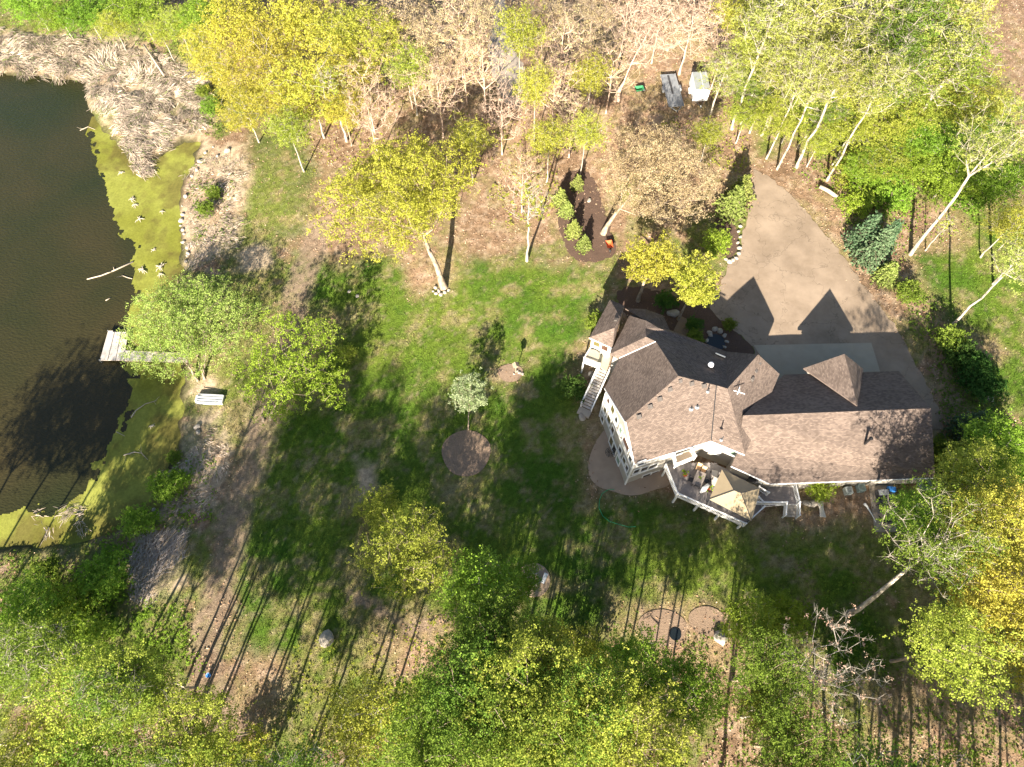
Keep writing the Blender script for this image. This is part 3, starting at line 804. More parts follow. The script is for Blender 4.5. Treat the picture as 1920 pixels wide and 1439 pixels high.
for x, y, w, h in ((980, 822, .75, 1.15), (1580, 640, .8, 1.15), (1850, 568, .8, 1.15), (890, 1000, .8, 1.2), (1040, 958, .95, 1.2), (1250, 890, 1.0, 1.2), (1100, 1112, .95, 1.3), (1275, 1062, .95, 1.3)):
    s, z = s_of(SPl, 1120 + x / 12, 800 + y / 12)
    window(SPl, s, z, w, h)
s, z = s_of(EP, 1370, 847.5); window(EP, s, z, 1.1, 1.0, M_GLASS_G)
s, z = s_of(EP, 1337.5, 854); window(EP, s, max(z, 4.4), .8, 1.1)
wslab(EP, .25, 1.9, 2.9, 5.0, -.02, .06, MB()).build('patio_door', M_WHITE, house)
# west wing walls
TW = [inset(plan(t), (plan(Tn) + plan(Ts)) / 2, .45) for t in (Tn, Tw, Ts, Te)]
MB().prism(TW, -1.0, 5.75).build('wing_wall', M_WHITE, house)
TP = wall_plane(TW[1], TW[2]); cT = (plan(Tn) + plan(Ts)) / 2
def out_from(wp, c_):
    o, u, n, L = wp
    return (o, u, -n, L) if (np.array([c_[0], c_[1], 0]) - o) @ n > 0 else wp
TP = out_from(TP, cT)
window(TP, TP[3] * .28, 4.6, .75, 1.0, M_GLASS_O); window(TP, TP[3] * .70, 4.55, .75, 1.1, M_GLASS_B)
# porch walls
PW = [inset(plan(t), plan(pa), .9) for t in ((1172.6, 578.8, 5.3), (1210, 579.7, 5.3), (1243.8, 592, 5.3), (1256, 619, 5.3))] + [plan((1225, 625, 5))]
MB().prism(PW, 0.5, 5.1).build('porch_wall', M_SIDING, house)
# garage walls
gc = (plan((1600, 770, 8.35)))
GF = [inset(plan((1753, 896, 5.0)), gc, .55), inset(plan((1444, 907.5, 5.0)), gc, .5), inset(plan((1371, 874, 5.3)), gc, .6), plan((1400, 800, 8)), inset(plan((1470, 703, 5.6)), gc, .6), inset(plan((1685, 696, 5.6)), gc, .6)]
MB().prism(GF, 1.0, 4.95).build('garage_wall', M_SIDING, house)
ge = plan(gE_); gi = np.array([-.45, 0])
def gable_panel(a, b, t, m, name, nrm):
    a, b, t = [np.array(q, float) for q in (a, b, t)]; nn = np.array([nrm[0], nrm[1], 0]) * .15
    MB().add([a, b, t, a - nn, b - nn, t - nn], [(0, 1, 2), (5, 4, 3), (0, 3, 4, 1), (1, 4, 5, 2), (2, 5, 3, 0)]).build(name, m, house)
gable_panel((*GF[0], 4.9), (*GF[5], 5.2), (ge[0] - .5, ge[1], 8.05), M_SIDING, 'gable', (1, 0))
dpl, dpr, dpt = plan((1506.7, 690.8, 5.75)), plan((1618.5, 692, 5.75)), plan(Dp)
gable_panel((dpl[0] + .35, dpl[1] - .35, 5.6), (dpr[0] - .35, dpr[1] - .35, 5.6), (dpt[0], dpt[1] - .45, 7.9), M_SIDING, 'gable', (0, 1))
MB().prism([(dpl[0] + .4, dpl[1] - .5), (dpr[0] - .4, dpr[1] - .5), (dpr[0] - .4, dpr[1] - 2.5), (dpl[0] + .4, dpl[1] - 2.5)], 1.5, 5.6).build('garage_bay_wall', M_SIDING, house)
xg = plan(Gp); gable_panel((*foot[6], 6.3), (*foot[4], 6.5), (xg[0] - .25, xg[1] - .4, 8.95), M_SIDING, 'gable', (.44, .9))
for k in range(3):                                       # garage doors face the apron (hidden from above)
    wpG = out_from(wall_plane(GF[5], GF[4]), gc); s = wpG[3] * (.2 + .28 * k)
    wslab(wpG, s - 1.25, s + 1.25, 2.35, 4.6, -.02, .05, MB()).build('garage_door', M_WHITE, house)
# valley and flashing strips
def strip(a, b, w, m, name, dz=.03):
    a, b = at(*a), at(*b); a[2] += dz; b[2] += dz
    MB().beam(a, b, w, .02).build(name, m, house)
strip((1343, 724, 9.75), (1333.3, 826, 6.45), .10, M_BLACK, 'valley_flashing', .05)
strip((1160.8, 672.4, zE), (1229, 641.4, 8.85), .10, M_WHITE, 'valley_flashing', .06)
# gutters and fascia along the sunny eaves
def gutter(a, b):
    a, b = at(*a), at(*b); a[2] -= .08; b[2] -= .08
    MB().beam(a, b, .13, .13).build('gutter', M_WHITE, house)
for a, b in ((SWc, K_), (K_, NWc), (SWc, Vc), (Vc, E1), ((1753, 896, 5.0), (1444, 907.5, 5.0)), ((1444, 907.5, 5.0), (1371, 874, 5.35)), (Tw, Ts)):
    gutter(a, b)
# roof furniture
def on_roof(px, py, P, n): return onplane(px, py, P[0], n)
def vent(px, py, P, n, sz=.42):
    q = on_roof(px, py, P, n); rz = math.atan2(n[0], -n[1])
    up = n
    u = np.array([math.cos(rz), math.sin(rz), 0]); w = np.cross(up, u)
    mb = MB(); vs = []
    for h, k, sh in ((0, 1.25, 0), (.03, 1.25, 0), (.03, .9, 0), (.20, .8, .05)):
        for i, j in ((-1, -1), (1, -1), (1, 1), (-1, 1)): vs.append(q + u * i * sz / 2 * k + w * (j * sz / 2 * k + sh) + up * (h + .01))
    fs = []
    for r in range(3):
        for i in range(4): fs.append((r * 4 + i, r * 4 + (i + 1) % 4, r * 4 + 4 + (i + 1) % 4, r * 4 + 4 + i))
    fs.append((12, 13, 14, 15)); mb.add(vs, fs)
    mb.build('roof_vent', M_VENT, house)
M_VENT = mat('vent_metal', (.11, .095, .085), rough=.5, var=.25)
for p in ((1275, 715), (1297, 719.5), (1320, 723.5), (1256, 730), (1237, 748), (1219, 762), (1198, 781)): vent(*p, PS, nS)
for p in ((1506, 779), (1540, 778), (1576, 777), (1611, 776.5), (1646, 775)): vent(*p, PG, nG)
for p in ((1423, 682), (1416.5, 697), (1410, 711)): vent(*p, PX, nX)
vent(1155.8, 600.5, PT, nT)
def pipe(px, py, P, n, h=.5, r=.06, m=None, name='vent_pipe'):
    q = on_roof(px, py, P, n)
    o = MB().tube([q - np.array([0, 0, .1]), q + np.array([0, 0, h])], r, 10).build(name, m or M_DARK, house)
    MB().lathe(q, [(r * 3.2, -.05), (r * 3.0, .03), (r * 1.2, .10)], 12).build('flashing', M_GREY, o)
    return o
pipe(1327, 734.5, PS, nS, .7); pipe(1296, 767, PS, nS, .25, .08); pipe(1307, 763.5, PS, nS, .25, .08); pipe(1352.5, 825, *[PX, nX], h=.8)
ch = pipe(1616.8, 836, PG, nG, 1.9, .13, M_BLACK, 'flue_pipe')
q = on_roof(1616.8, 836, PG, nG); MB().lathe(q + np.array([0, 0, 1.9]), [(.13, 0), (.2, .05), (.2, .16), (.05, .26)], 12).build('flue_cap', M_BLACK, ch)
q = on_roof(1333, 684, PN, nN); MB().lathe(q, [(.32, -.1), (.30, .12), (.26, .22), (.14, .30), (.03, .32)], 16).build('skylight_dome', mat('dome', (.75, .75, .78), rough=.2, var=.05), house, smooth=True)
q = on_roof(1382, 740, PX, nX)
an_ = MB().tube([q, q + np.array([0, 0, 1.0])], .035, 6).tube([q + np.array([-.55, .1, .75]), q + np.array([.55, -.3, .75])], .05, 6)
an_.tube([q + np.array([-.3, -.35, .9]), q + np.array([.1, .45, .9])], .04, 6)
an_.build('antenna', M_WHITE, house)
q = on_roof(1350.5, 667, PN, nN); MB().beam(q + np.array([-.5, .25, .1]), q + np.array([.5, -.25, .1]), .1, .1).build('snow_guard', M_METAL, house)

# ------------------------------------------------------------------ rails, decks, stairs (parts of the house)
DK = 2.85
def railing(pts, zf, h=.95, parent=house, gap=.145, posts=True, name='railing'):
    """top rail, bottom rail and balusters along world xy points; zf gives floor height at each point"""
    rail = MB(); bal = MB(); low = []
    for i in range(len(pts) - 1):
        a = np.array([*pts[i][:2], zf[i]]); b = np.array([*pts[i + 1][:2], zf[i + 1]])
        up = np.array([0, 0, 1.0]); L = np.linalg.norm(b - a)
        rail.beam(a + up * h, b + up * h, .13, .05); low.append(MB().beam(a + up * .12, b + up * .12, .06, .05))
        k = max(2, int(L / gap))
        for j in range(1, k):
            q = a + (b - a) * j / k; bal.beam(q + up * .12, q + up * (h - .02), .045, .045)
    root = rail.build(name, M_WHITE, parent)
    for l_ in low: l_.build('bottom_rail', M_WHITE, root)
    tagp(bal.build('balusters', M_WHITE, root), kind='stuff')
    for i in range(len(pts)):
        q = np.array([*pts[i][:2], zf[i]]); p_ = MB().box(q - np.array([0, 0, .25]), .12, .12, h + .33); p_.box(q + np.array([0, 0, h + .08]), .16, .16, .04)
        p_.build('post', M_WHITE, root)
    return root
def decking(poly, z, ang, parent, name, m=M_DECK, wdt=.145, t=.05):
    """separate boards clipped to the polygon, joined as one layer"""
    ca, sa = math.cos(ang), math.sin(ang)
    Q = np.array([(p[0] * ca + p[1] * sa, -p[0] * sa + p[1] * ca) for p in poly])
    mb = MB(); y = Q[:, 1].min(); n = len(Q)
    while y < Q[:, 1].max():
        ym = y + wdt / 2; xs_ = []
        for i in range(n):
            (ax, ay), (bx, by) = Q[i], Q[(i + 1) % n]
            if (ay > ym) != (by > ym): xs_.append(ax + (ym - ay) * (bx - ax) / (by - ay))
        xs_.sort()
        for k in range(0, len(xs_) - 1, 2):
            x0, x1 = xs_[k], xs_[k + 1]; e = .008 * ((int(y * 37) % 3) - 1)
            c8 = [(x0, y + .008), (x1, y + .008), (x1, y + wdt - .008), (x0, y + wdt - .008)]
            W_ = [(px * ca - py * sa, px * sa + py * ca) for px, py in c8]
            vs = [(*p, z - t) for p in W_] + [(*p, z + e * .3) for p in W_]
            mb.add(vs, [(4, 5, 6, 7), (0, 1, 5, 4), (1, 2, 6, 5), (2, 3, 7, 6), (3, 0, 4, 7)])
        y += wdt
    return tagp(mb.build(name, m, parent), kind='stuff')

# main deck (south)
dA, dB, dC = plan((1248.8, 871, DK + .95)), plan((1270.7, 925, DK + .95)), plan((1399, 982, DK + .95))
dD, dE = plan((1428, 955, DK)), plan((1426, 918, DK))
deck_poly = [dA, dB, dC, dD, dE, plan((1372, 885, DK)), plan((1340, 868, DK)), plan((1265, 868, DK))]
MB().prism([inset(p, plan((1340, 905, DK)), .05) for p in deck_poly], DK - .30, DK - .06).build('deck_frame', M_WHITE, house)
decking(deck_poly, DK, R(-26), house, 'deck_boards')
railing([dA, dB, (dB + dC) / 2, dC, dD], [DK] * 5)
for p in (dA, dB, (dB * 2 + dC) / 3, (dB + dC * 2) / 3, dC):
    p = inset(p, plan((1340, 890, DK)), .25); g = gz1(*p)
    MB().box((p[0], p[1], g - .2), .18, .18, DK - .25 - g + .2).build('deck_post', M_WHITE, house)
# upper balcony
BZ = 5.45
bal_px = [(1265, 851.2), (1297.5, 840.8), (1305, 855), (1268.3, 870)]
bp = [plan((x, y, BZ + .95)) for x, y in bal_px]
MB().prism(bp, BZ - .28, BZ - .05).build('balcony_frame', M_WHITE, house)
decking(bp, BZ, R(17), house, 'balcony_boards', m=M_WOOD)
railing([bp[0], bp[3], bp[2], bp[1]], [BZ] * 4)
# east porch and steps
ep = [plan((1428, 925, DK)), plan((1445, 912, DK)), plan((1494, 909, DK)), plan((1499, 946, DK)), plan((1476, 946, DK)), plan((1428, 950, DK))]
MB().prism(ep, DK - .3, DK - .06).build('porch_frame', M_WHITE, house)
decking(ep, DK, R(2), house, 'porch_boards')
r0, r1_, r2 = plan((1492, 907, DK + .95)), plan((1500, 942, DK + .95)), plan((1500, 966, 2.2 + .95))
railing([r0, r1_, r2], [DK, DK, 2.15]); r3, r4, r5 = plan((1420, 942, DK + .95)), plan((1476, 942, DK + .95)), plan((1474, 965, 2.2 + .95))
railing([r3, r4, r5], [DK, DK, 2.15], gap=.13)
for k in range(4):
    a = r4 + (r5 - r4) * (k + .5) / 4.2; b = r1_ + (r2 - r1_) * (k + .5) / 4.2; z = DK - .17 * (k + 1)
    MB().beam((*a, z), (*b, z), .30, .05).build('tread', M_TREAD, house)
railing([plan((1424, 913, DK + .95)), plan((1442, 924, DK + .95))], [DK] * 2)
railing([plan((1423, 932, DK + .95)), plan((1433, 942, DK + .95))], [DK] * 2)
# west deck and long stair
wd = [plan((1095.4, 671.3, DK + .95)), plan((1125, 682.5, DK + .95)), plan((1140, 661, DK + .95)), plan((1110, 647.5, DK + .95))]
lz = [plan((1132.5, 661.7, DK)), plan((1146.7, 667, DK)), plan((1137.5, 698, DK)), plan((1126, 689, DK))]
MB().prism(wd, DK - .3, DK - .06).build('deck_frame', M_WHITE, house)
decking(wd, DK, R(64), house, 'deck_boards', m=mat('green_boards', (.27, .26, .19), var=.2, scale=4))
MB().prism(lz, DK - .25, DK + .01).build('stair_landing', M_TREAD, house)
railing([wd[3], wd[0], wd[1]], [DK] * 3)
for p in (wd[0], wd[1]):
    g = gz1(*p); MB().box((p[0], p[1], g - .2), .16, .16, DK - .2 - g).build('deck_post', M_WHITE, house)
sT, sB = plan((1131.5, 694, DK)), plan((1099, 766, .45))
sd_ = (sB - sT) / np.linalg.norm(sB - sT); sn = np.array([-sd_[1], sd_[0]]); SWD = 1.25
NT = 14
for k in range(NT):
    z = DK - (DK - .40) * (k + 1) / (NT + 1); c_ = sT + (sB - sT) * (k + .5) / NT
    a, b = c_ - sn * SWD / 2, c_ + sn * SWD / 2
    MB().beam((*a, z), (*b, z), .27, .05).build('tread', M_DOCK, house)
for sgn in (-1, 1):
    a = np.array([*(sT + sn * sgn * SWD / 2), DK - .1]); b = np.array([*(sB + sn * sgn * SWD / 2), .25])
    MB().beam(a, b, .06, .28).build('stringer', M_WHITE, house)
    pts = [sT + sn * sgn * (SWD / 2 + .05), (sT + sB) / 2 + sn * sgn * (SWD / 2 + .05), sB + sn * sgn * (SWD / 2 + .05)]
    railing(pts, [DK, (DK + .3) / 2, .3], h=.9, gap=.2)
MB().box((*(sB + sd_ * .45), gz1(*(sB + sd_ * .45)) - .1), .9, 1.5, .42, math.atan2(sd_[1], sd_[0])).build('bottom_step', M_TREAD, house, bevel=.02)
# ------------------------------------------------------------------ things on and round the house
def yaw_of(a, b): return math.atan2(b[1] - a[1], b[0] - a[0])
# gazebo
gz_px = {'w': (1329.8, 936.8), 'n': (1353.9, 879.9), 'e': (1424.7, 915.6), 's': (1409.3, 977.7)}
ge4 = {k: at(*v, DK + 2.15) for k, v in gz_px.items()}
ra, rb = at(1376.5, 920, DK + 2.95), at(1389.6, 925, DK + 2.95)
gcn = sum(ge4.values()) / 4
gaz = thing('gazebo', 'brown hard-top gazebo with hipped roof standing on the main deck', 'gazebo', (gcn[0], gcn[1], DK))
for pts in ((ge4['w'], ge4['n'], ra), (ge4['n'], ge4['e'], rb, ra), (ge4['e'], ge4['s'], rb), (ge4['s'], ge4['w'], ra, rb)):
    roof_slab(pts, gaz, 'roof_panel', .06, M_CANVAS, world_pts=True)[0].data.materials[1] = M_DARK
for a, b in ((ge4['w'], ra), (ge4['n'], ra), (ge4['e'], rb), (ge4['s'], rb), (ra, rb)):
    MB().beam(a + np.array([0, 0, .02]), b + np.array([0, 0, .02]), .05, .05).build('ridge_bar', M_DARK, gaz)
for k in ge4:
    p = ge4[k] + (gcn - ge4[k]) * .07
    MB().box((p[0], p[1], DK), .09, .09, 2.1).build('post', M_DARK, gaz)
ring = list(ge4.values())
for i in range(4): MB().beam(ring[i] + (gcn - ring[i]) * .03 - np.array([0, 0, .12]), ring[(i + 1) % 4] + (gcn - ring[(i + 1) % 4]) * .03 - np.array([0, 0, .12]), .08, .10).build('frame_bar', M_DARK, gaz)

def dk(px, py, h=0.0):
    q = at(px, py, DK + h); q[2] = DK; return q
# dining table and chairs on the deck
t0 = dk(1311, 898, .72)
tb = thing('dining_table', 'rectangular grey-topped dining table on the main deck', 'table', t0, rz=0)
MB().box(t0 + np.array([0, 0, .70]), 1.7, 1.0, .05, R(64)).build('table_top', mat('table_top', (.25, .21, .18), rough=.4, var=.2), tb, bevel=.01)
for i in (-1, 1):
    for j in (-1, 1):
        a = R(64); MB().box(t0 + np.array([i * .75 * math.cos(a) - j * .4 * math.sin(a), i * .75 * math.sin(a) + j * .4 * math.cos(a), 0]), .07, .07, .70, a).build('leg', M_BLACK, tb)
def chair(px, py, rz, label, cush, h=.45):
    c_ = dk(px, py, h); o = thing('patio_chair', label, 'chair', c_, 'patio chairs on the main deck')
    ca, sa = math.cos(rz), math.sin(rz)
    def L(x, y, z): return np.array([c_[0] + x * ca - y * sa, c_[1] + x * sa + y * ca, c_[2] + z])
    MB().box(L(0, 0, .40), .52, .52, .09, rz).build('seat', cush, o, bevel=.02)
    MB().add([L(x, y, z) for x, y, z in ((-.26, .22, .48), (.26, .22, .48), (.26, .28, .48), (-.26, .28, .48), (-.26, .32, .98), (.26, .32, .98), (.26, .38, .98), (-.26, .38, .98))], [(3, 2, 1, 0), (4, 5, 6, 7), (0, 1, 5, 4), (1, 2, 6, 5), (2, 3, 7, 6), (3, 0, 4, 7)]).build('backrest', cush, o)
    for i in (-1, 1):
        MB().beam(L(i * .29, -.25, .64), L(i * .29, .27, .64), .05, .04).build('armrest', M_BLACK, o)
        for j in (-1, 1): MB().beam(L(i * .27, j * .24, 0), L(i * .27, j * .24, .64 if j < 0 else .9), .04, .04).build('leg', M_BLACK, o)
    return o
M_CHD = mat('dark_sling', (.035, .035, .04), rough=.7, var=.3)
chair(1309.5, 877.5, R(-26), 'chair with tan cushion north of the deck table, left of two', M_TAN)
chair(1318.5, 883.5, R(-26), 'chair with tan cushion north of the deck table, right of two', M_TAN)
chair(1296.5, 900, R(64), 'black sling chair at the left side of the deck table', M_CHD)
chair(1308.5, 909, R(154), 'black sling chair at the near end of the deck table', M_CHD)
chair(1325, 902, R(-116), 'black sling chair at the right side of the deck table', M_CHD)
LEAFQ = None
c_ = dk(1340, 897, .4); lo = thing('chaise_longue', 'pale cushioned lounge chair beside the gazebo on the main deck', 'lounge chair', c_)
MB().box(c_ + np.array([0, 0, .32]), .62, 1.75, .12, R(-8)).build('cushion', mat('pale_cushion', (.55, .49, .42), var=.15), lo, bevel=.04)
MB().box(c_ + np.array([0, 0, .22]), .64, 1.85, .08, R(-8)).build('frame', M_DARK, lo)
for i in (-.25, .25):
    for j in (-.8, .8): MB().box(c_ + np.array([i, j, 0]), .06, .06, .24).build('leg', M_DARK, lo)
c_ = dk(1321, 917, .5); o = thing('folded_umbrella', 'white folded patio umbrella leaning low near the deck table', 'umbrella', c_)
MB().tube([c_ + np.array([-.45, -.35, .3]), c_ + np.array([-.1, -.05, .55]), c_ + np.array([.45, .4, .7])], [.1, .32, .16], 9).build('canopy', M_WHITE, o, smooth=True)
MB().tube([c_ + np.array([-.6, -.5, .0]), c_ + np.array([.75, .6, .8])], .03, 6).build('pole', M_DARK, o)
c_ = dk(1412, 899, .5); o = thing('barbecue_grill', 'black barbecue grill by the garage wall at the deck end', 'grill', c_)
MB().box(c_ + np.array([0, 0, .75]), 1.1, .55, .3, R(-26), top=.85).build('hood', M_BLACK, o, bevel=.05)
MB().box(c_, 1.0, .5, .75, R(-26)).build('cabinet', M_DARK, o)
MB().box(c_ + np.array([.66, -.32, .78]), .4, .5, .04, R(-26)).build('side_shelf', M_METAL, o)
# west deck round table
c_ = dk(1111, 667, .72); o = thing('round_table', 'round beige table on the small west deck', 'table', c_)
MB().lathe(c_ + np.array([0, 0, .68]), [(.80, 0), (.82, .02), (.82, .05), (.78, .06)], 28).build('table_top', mat('beige_top', (.40, .36, .27), var=.12), o)
MB().lathe(c_, [(.35, 0), (.34, .04), (.06, .08), (.05, .68)], 14).build('pedestal', M_DARK, o)
# patio round mesh table
c_ = G(1143, 853, .05); o = thing('mesh_table', 'round black mesh table on the curved concrete patio', 'table', c_)
mb = MB()
for r in (.55, .40, .24, .1): mb.tube([c_ + np.array([r * math.cos(t), r * math.sin(t), .70]) for t in np.linspace(0, 2 * math.pi, 25)], .022, 5, cap=False)
tagp(mb.build('mesh_rings', M_BLACK, o), kind='stuff')
for k in range(6):
    t = k * math.pi / 3; MB().beam(c_ + np.array([.05 * math.cos(t), .05 * math.sin(t), .70]), c_ + np.array([.55 * math.cos(t), .55 * math.sin(t), .70]), .02, .02).build('spoke', M_BLACK, o)
for k in range(3):
    t = k * 2.1; MB().tube([c_ + np.array([.45 * math.cos(t), .45 * math.sin(t), 0]), c_ + np.array([.15 * math.cos(t), .15 * math.sin(t), .35]), c_ + np.array([.4 * math.cos(t), .4 * math.sin(t), .70])], .02, 6).build('leg', M_BLACK, o)
# air conditioners
for px, py, lb, m in ((1587, 923, 'pale air conditioning unit by the garage wall, nearer the porch steps', mat('ac_pale', (.42, .46, .44), var=.1)), (1611, 918, 'grey air conditioning unit by the garage wall, nearer the side patio', mat('ac_grey', (.25, .32, .30), var=.1))):
    c_ = G(px, py); o = thing('air_conditioner', lb, 'air conditioner', c_, 'air conditioners beside the garage')
    MB().box(c_, .75, .75, .75, R(4)).build('casing', m, o, bevel=.03)
    mb = MB()
    for r in (.10, .18, .26): mb.tube([c_ + np.array([r * math.cos(t), r * math.sin(t), .77]) for t in np.linspace(0, 2 * math.pi, 17)], .012, 4, cap=False)
    tagp(mb.build('fan_grille', M_DARK, o), kind='stuff')
# stone bench, side patio things
c_ = G(1537, 957); o = thing('garden_bench', 'pale curved stone bench in the bark bed south of the garage', 'bench', c_)
MB().prism([c_[:2] + np.array(p) for p in ((-.32, -.85), (.32, -.9), (.22, 0), (.34, .85), (-.3, .9), (-.2, 0))], c_[2] + .38, c_[2] + .50).build('seat', mat('bench_stone', (.55, .50, .42), var=.12), o, bevel=.03)
for j in (-.55, .55): MB().box(c_ + np.array([0, j, 0]), .4, .2, .38).build('leg', M_ROCK, o)
c_ = G(1652, 930, .07); o = thing('planter_box', 'square dark-framed box with grey lid on the side patio', 'planter box', c_)
MB().box(c_, 1.25, 1.0, .75, R(2)).build('box', M_DARK, o, bevel=.02); MB().box(c_ + np.array([-.05, .12, .75]), 1.05, .6, .05, R(2)).build('lid', M_GREY, o)
c_ = G(1668, 920, .07); o = thing('storage_bin', 'blue plastic bin against the garage wall on the side patio', 'bin', c_)
MB().box(c_, .75, .45, .45, R(-6), top=1.1).build('tub', M_BLUE, o); MB().box(c_ + np.array([0, 0, .45]), .85, .53, .07, R(-6)).build('lid', M_BLUE, o, bevel=.02)
def ochair(px, py, rz, label):
    c_ = G(px, py, .07); o = thing('garden_chair', label, 'chair', c_, 'dark garden chairs on the side patio')
    ca, sa = math.cos(rz), math.sin(rz)
    def L(x, y, z): return np.array([c_[0] + x * ca - y * sa, c_[1] + x * sa + y * ca, c_[2] + z])
    MB().box(L(0, 0, .40), .6, .6, .06, rz).build('seat', M_CHD, o); MB().beam(L(-.3, .33, .75), L(.3, .33, .75), .06, .6).build('backrest', M_CHD, o)
    for i in (-1, 1):
        for j in (-1, 1): MB().beam(L(i * .27, j * .27, 0), L(i * .27, j * .27, .45), .05, .05).build('leg', M_BLACK, o)
ochair(1649, 951, R(30), 'dark garden chair on the side patio, close to the square box')
ochair(1664, 957, R(-40), 'dark garden chair on the side patio, under the leafy branches')
ochair(1657, 977, R(190), 'dark garden chair at the lawn end of the side patio')
c_ = G(1653, 967, .07); o = thing('garden_table', 'low dark wooden table among chairs on the side patio', 'table', c_)
MB().box(c_ + np.array([0, 0, .42]), 1.0, .6, .05, R(35)).build('table_top', M_WOOD, o)
for i in (-.3, .3): MB().box(c_ + np.array([i, i * .5, 0]), .08, .4, .42, R(35)).build('leg', M_DARK, o)
c_ = G(1730, 910); o = thing('round_planter', 'round brown planter with pale rim at the garage corner', 'planter', c_)
MB().lathe(c_, [(.62, 0), (.75, .5), (.78, .55), (.70, .56)], 24).build('tub', M_GREY, o); MB().lathe(c_, [(.69, .45), (.68, .50), (.4, .55), (.1, .57)], 18).build('soil', M_MULCH, o)
c_ = G(1625, 952); MB().tube([c_ + np.array([-.3, .35, .3]), c_ + np.array([0, 0, .2]), c_ + np.array([.35, -.8, .1]), c_ + np.array([.6, -1.6, .05])], [.16, .1, .05, .03], 7).build('garden_rake', M_WHITE, None, label='white long-handled tool lying in the bark bed beside the side patio', cat='garden tool')
# hose
pts = [G(x, y, .06) for x, y in ((1152, 918), (1140, 919), (1129, 926), (1124, 938), (1123, 953), (1130, 968), (1142, 978), (1160, 984), (1178, 989), (1192, 988))]
fine = []
for i in range(len(pts) - 1):
    for t in (0, .33, .66): fine.append(pts[i] * (1 - t) + pts[i + 1] * t)
MB().tube(fine + [pts[-1]], .035, 6).build('garden_hose', mat('hose_green', (.03, .33, .13), rough=.5, var=.1), None, label='thin green garden hose curling across the lawn beside the patio', cat='hose')

# ------------------------------------------------------------------ rocks
def rock_mesh(seed, sub=2):
    bm = bmesh.new(); bmesh.ops.create_icosphere(bm, subdivisions=sub, radius=1.0)
    r = random.Random(seed); ax = [Vector((r.uniform(-1, 1), r.uniform(-1, 1), r.uniform(-1, 1))).normalized() for _ in range(9)]
    cut = [r.uniform(.62, .95) for _ in ax]
    for v in bm.verts:
        for a, c_ in zip(ax, cut):
            d = v.co.dot(a)
            if d > c_: v.co -= a * (d - c_) * .9
        v.co.z *= .72
        v.co += Vector((r.uniform(-.03, .03), r.uniform(-.03, .03), r.uniform(-.03, .03)))
    me = bpy.data.meshes.new('rock'); bm.to_mesh(me); bm.free(); me.materials.append(M_ROCK)
    return me
ROCKS = [rock_mesh(s) for s in range(5)]
RR = random.Random(7)
def rock(px, py, r, label, group=None, name='rock', z=None, m=None, sz=1.0):
    c_ = G(px, py)
    o = bpy.data.objects.new(name, RR.choice(ROCKS)); COL.objects.link(o)
    o.location = (c_[0], c_[1], (c_[2] if z is None else z) + r * .25 * sz); o.rotation_euler = (RR.uniform(-.2, .2), RR.uniform(-.2, .2), RR.uniform(0, 6.3))
    o.scale = (r * RR.uniform(.85, 1.2), r * RR.uniform(.8, 1.1), r * sz)
    return tagp(o, label, 'rock', group)
SH = [(371, 213, .42), (362, 143, .3), (374, 150, .28), (310, 125, .3), (320, 130, .33), (300, 118, .25), (385, 290, .28), (373, 301, .42), (400, 275, .3), (425, 288, .35), (410, 295, .25), (369, 318, .3), (360, 330, .26), (352, 348, .26), (349, 372, .3), (344, 385, .25),
      (338, 400, .28), (341, 410, .36), (340, 420, .36), (339, 432, .34), (343, 441, .28), (346, 455, .3), (348, 466, .4), (350, 476, .32), (345, 490, .26), (349, 482, .3), (366, 800, .38), (372, 808, .3), (352, 868, .24), (315, 890, .3), (283, 957, .3)]
for x, y, r in SH: rock(x + RR.uniform(-4, 4), y + RR.uniform(-4, 4), r * RR.choice((.6, .8, 1.0, 1.25)), 'pale rounded rock in the line along the pond shore', 'rocks along the pond shore')
for x, y, r in ((817, 540, .3), (823, 546, .28), (818, 551, .3), (827, 553, .26), (834, 549, .28), (841, 545, .22), (812, 547, .2), (829, 541, .22)):
    rock(x, y, r, 'white rock in the small pile at the foot of the big yellow-green tree', 'rocks at the big tree foot')
for x, y, r in ((969, 697, .22), (974, 700, .25), (980, 702, .2), (964, 702, .17)): rock(x, y, r, 'small pale stone at the bird feeder pole', 'stones at the bird feeder')
for x, y, r in ((1368, 492, .35), (1374, 489, .32), (1380, 485, .33), (1385, 476, .34), (1386, 466, .3), (1383, 456, .3), (1388, 445, .28), (1384, 435, .3), (1388, 425, .26), (1361, 487, .26)):
    rock(x, y, r, 'white edging stone of the mulch bed beside the driveway', 'edging stones beside the driveway')
for x, y, r in ((1330, 625, .35), (1340, 618, .4), (1350, 622, .45), (1358, 630, .35), (1362, 642, .3), (1358, 652, .28), (1325, 640, .32), (1322, 650, .28), (1332, 630, .3)):
    rock(x, y, r, 'shaded rock ringing the small garden pool by the house front', 'rocks round the garden pool')
rock(1091, 783, .55, 'pale boulder at the foot of the white stairs', name='boulder')
rock(1108, 703, .45, 'cream block of stone beneath the west deck', name='boulder')
rock(1351, 1197, .75, 'pale boulder beside the dark bark bed under the lower trees', name='boulder')
rock(1105, 377, .35, 'white rock in the north mulch bed below the pale tree', name='boulder')
rock(1525, 945, .45, 'brown rock beside the stone bench, nearer the porch steps', name='boulder'); rock(1512, 945, .5, 'tan rock at the foot of the porch steps', name='boulder')
rock(1340, 123, .8, 'white rock heap at the top beside the enclosed trailer', name='boulder')
rock(1262, 590, .75, 'large shaded grey boulder beside the front walkway', name='boulder')
rock(1850, 748, .4, 'grey stone among shrubs right of the garage, left of two', name='boulder'); rock(1857, 750, .42, 'grey stone among shrubs right of the garage, right of two', name='boulder')
rock(614, 1198, .85, 'big tall pale boulder alone on the lower left lawn', name='boulder', sz=1.35)
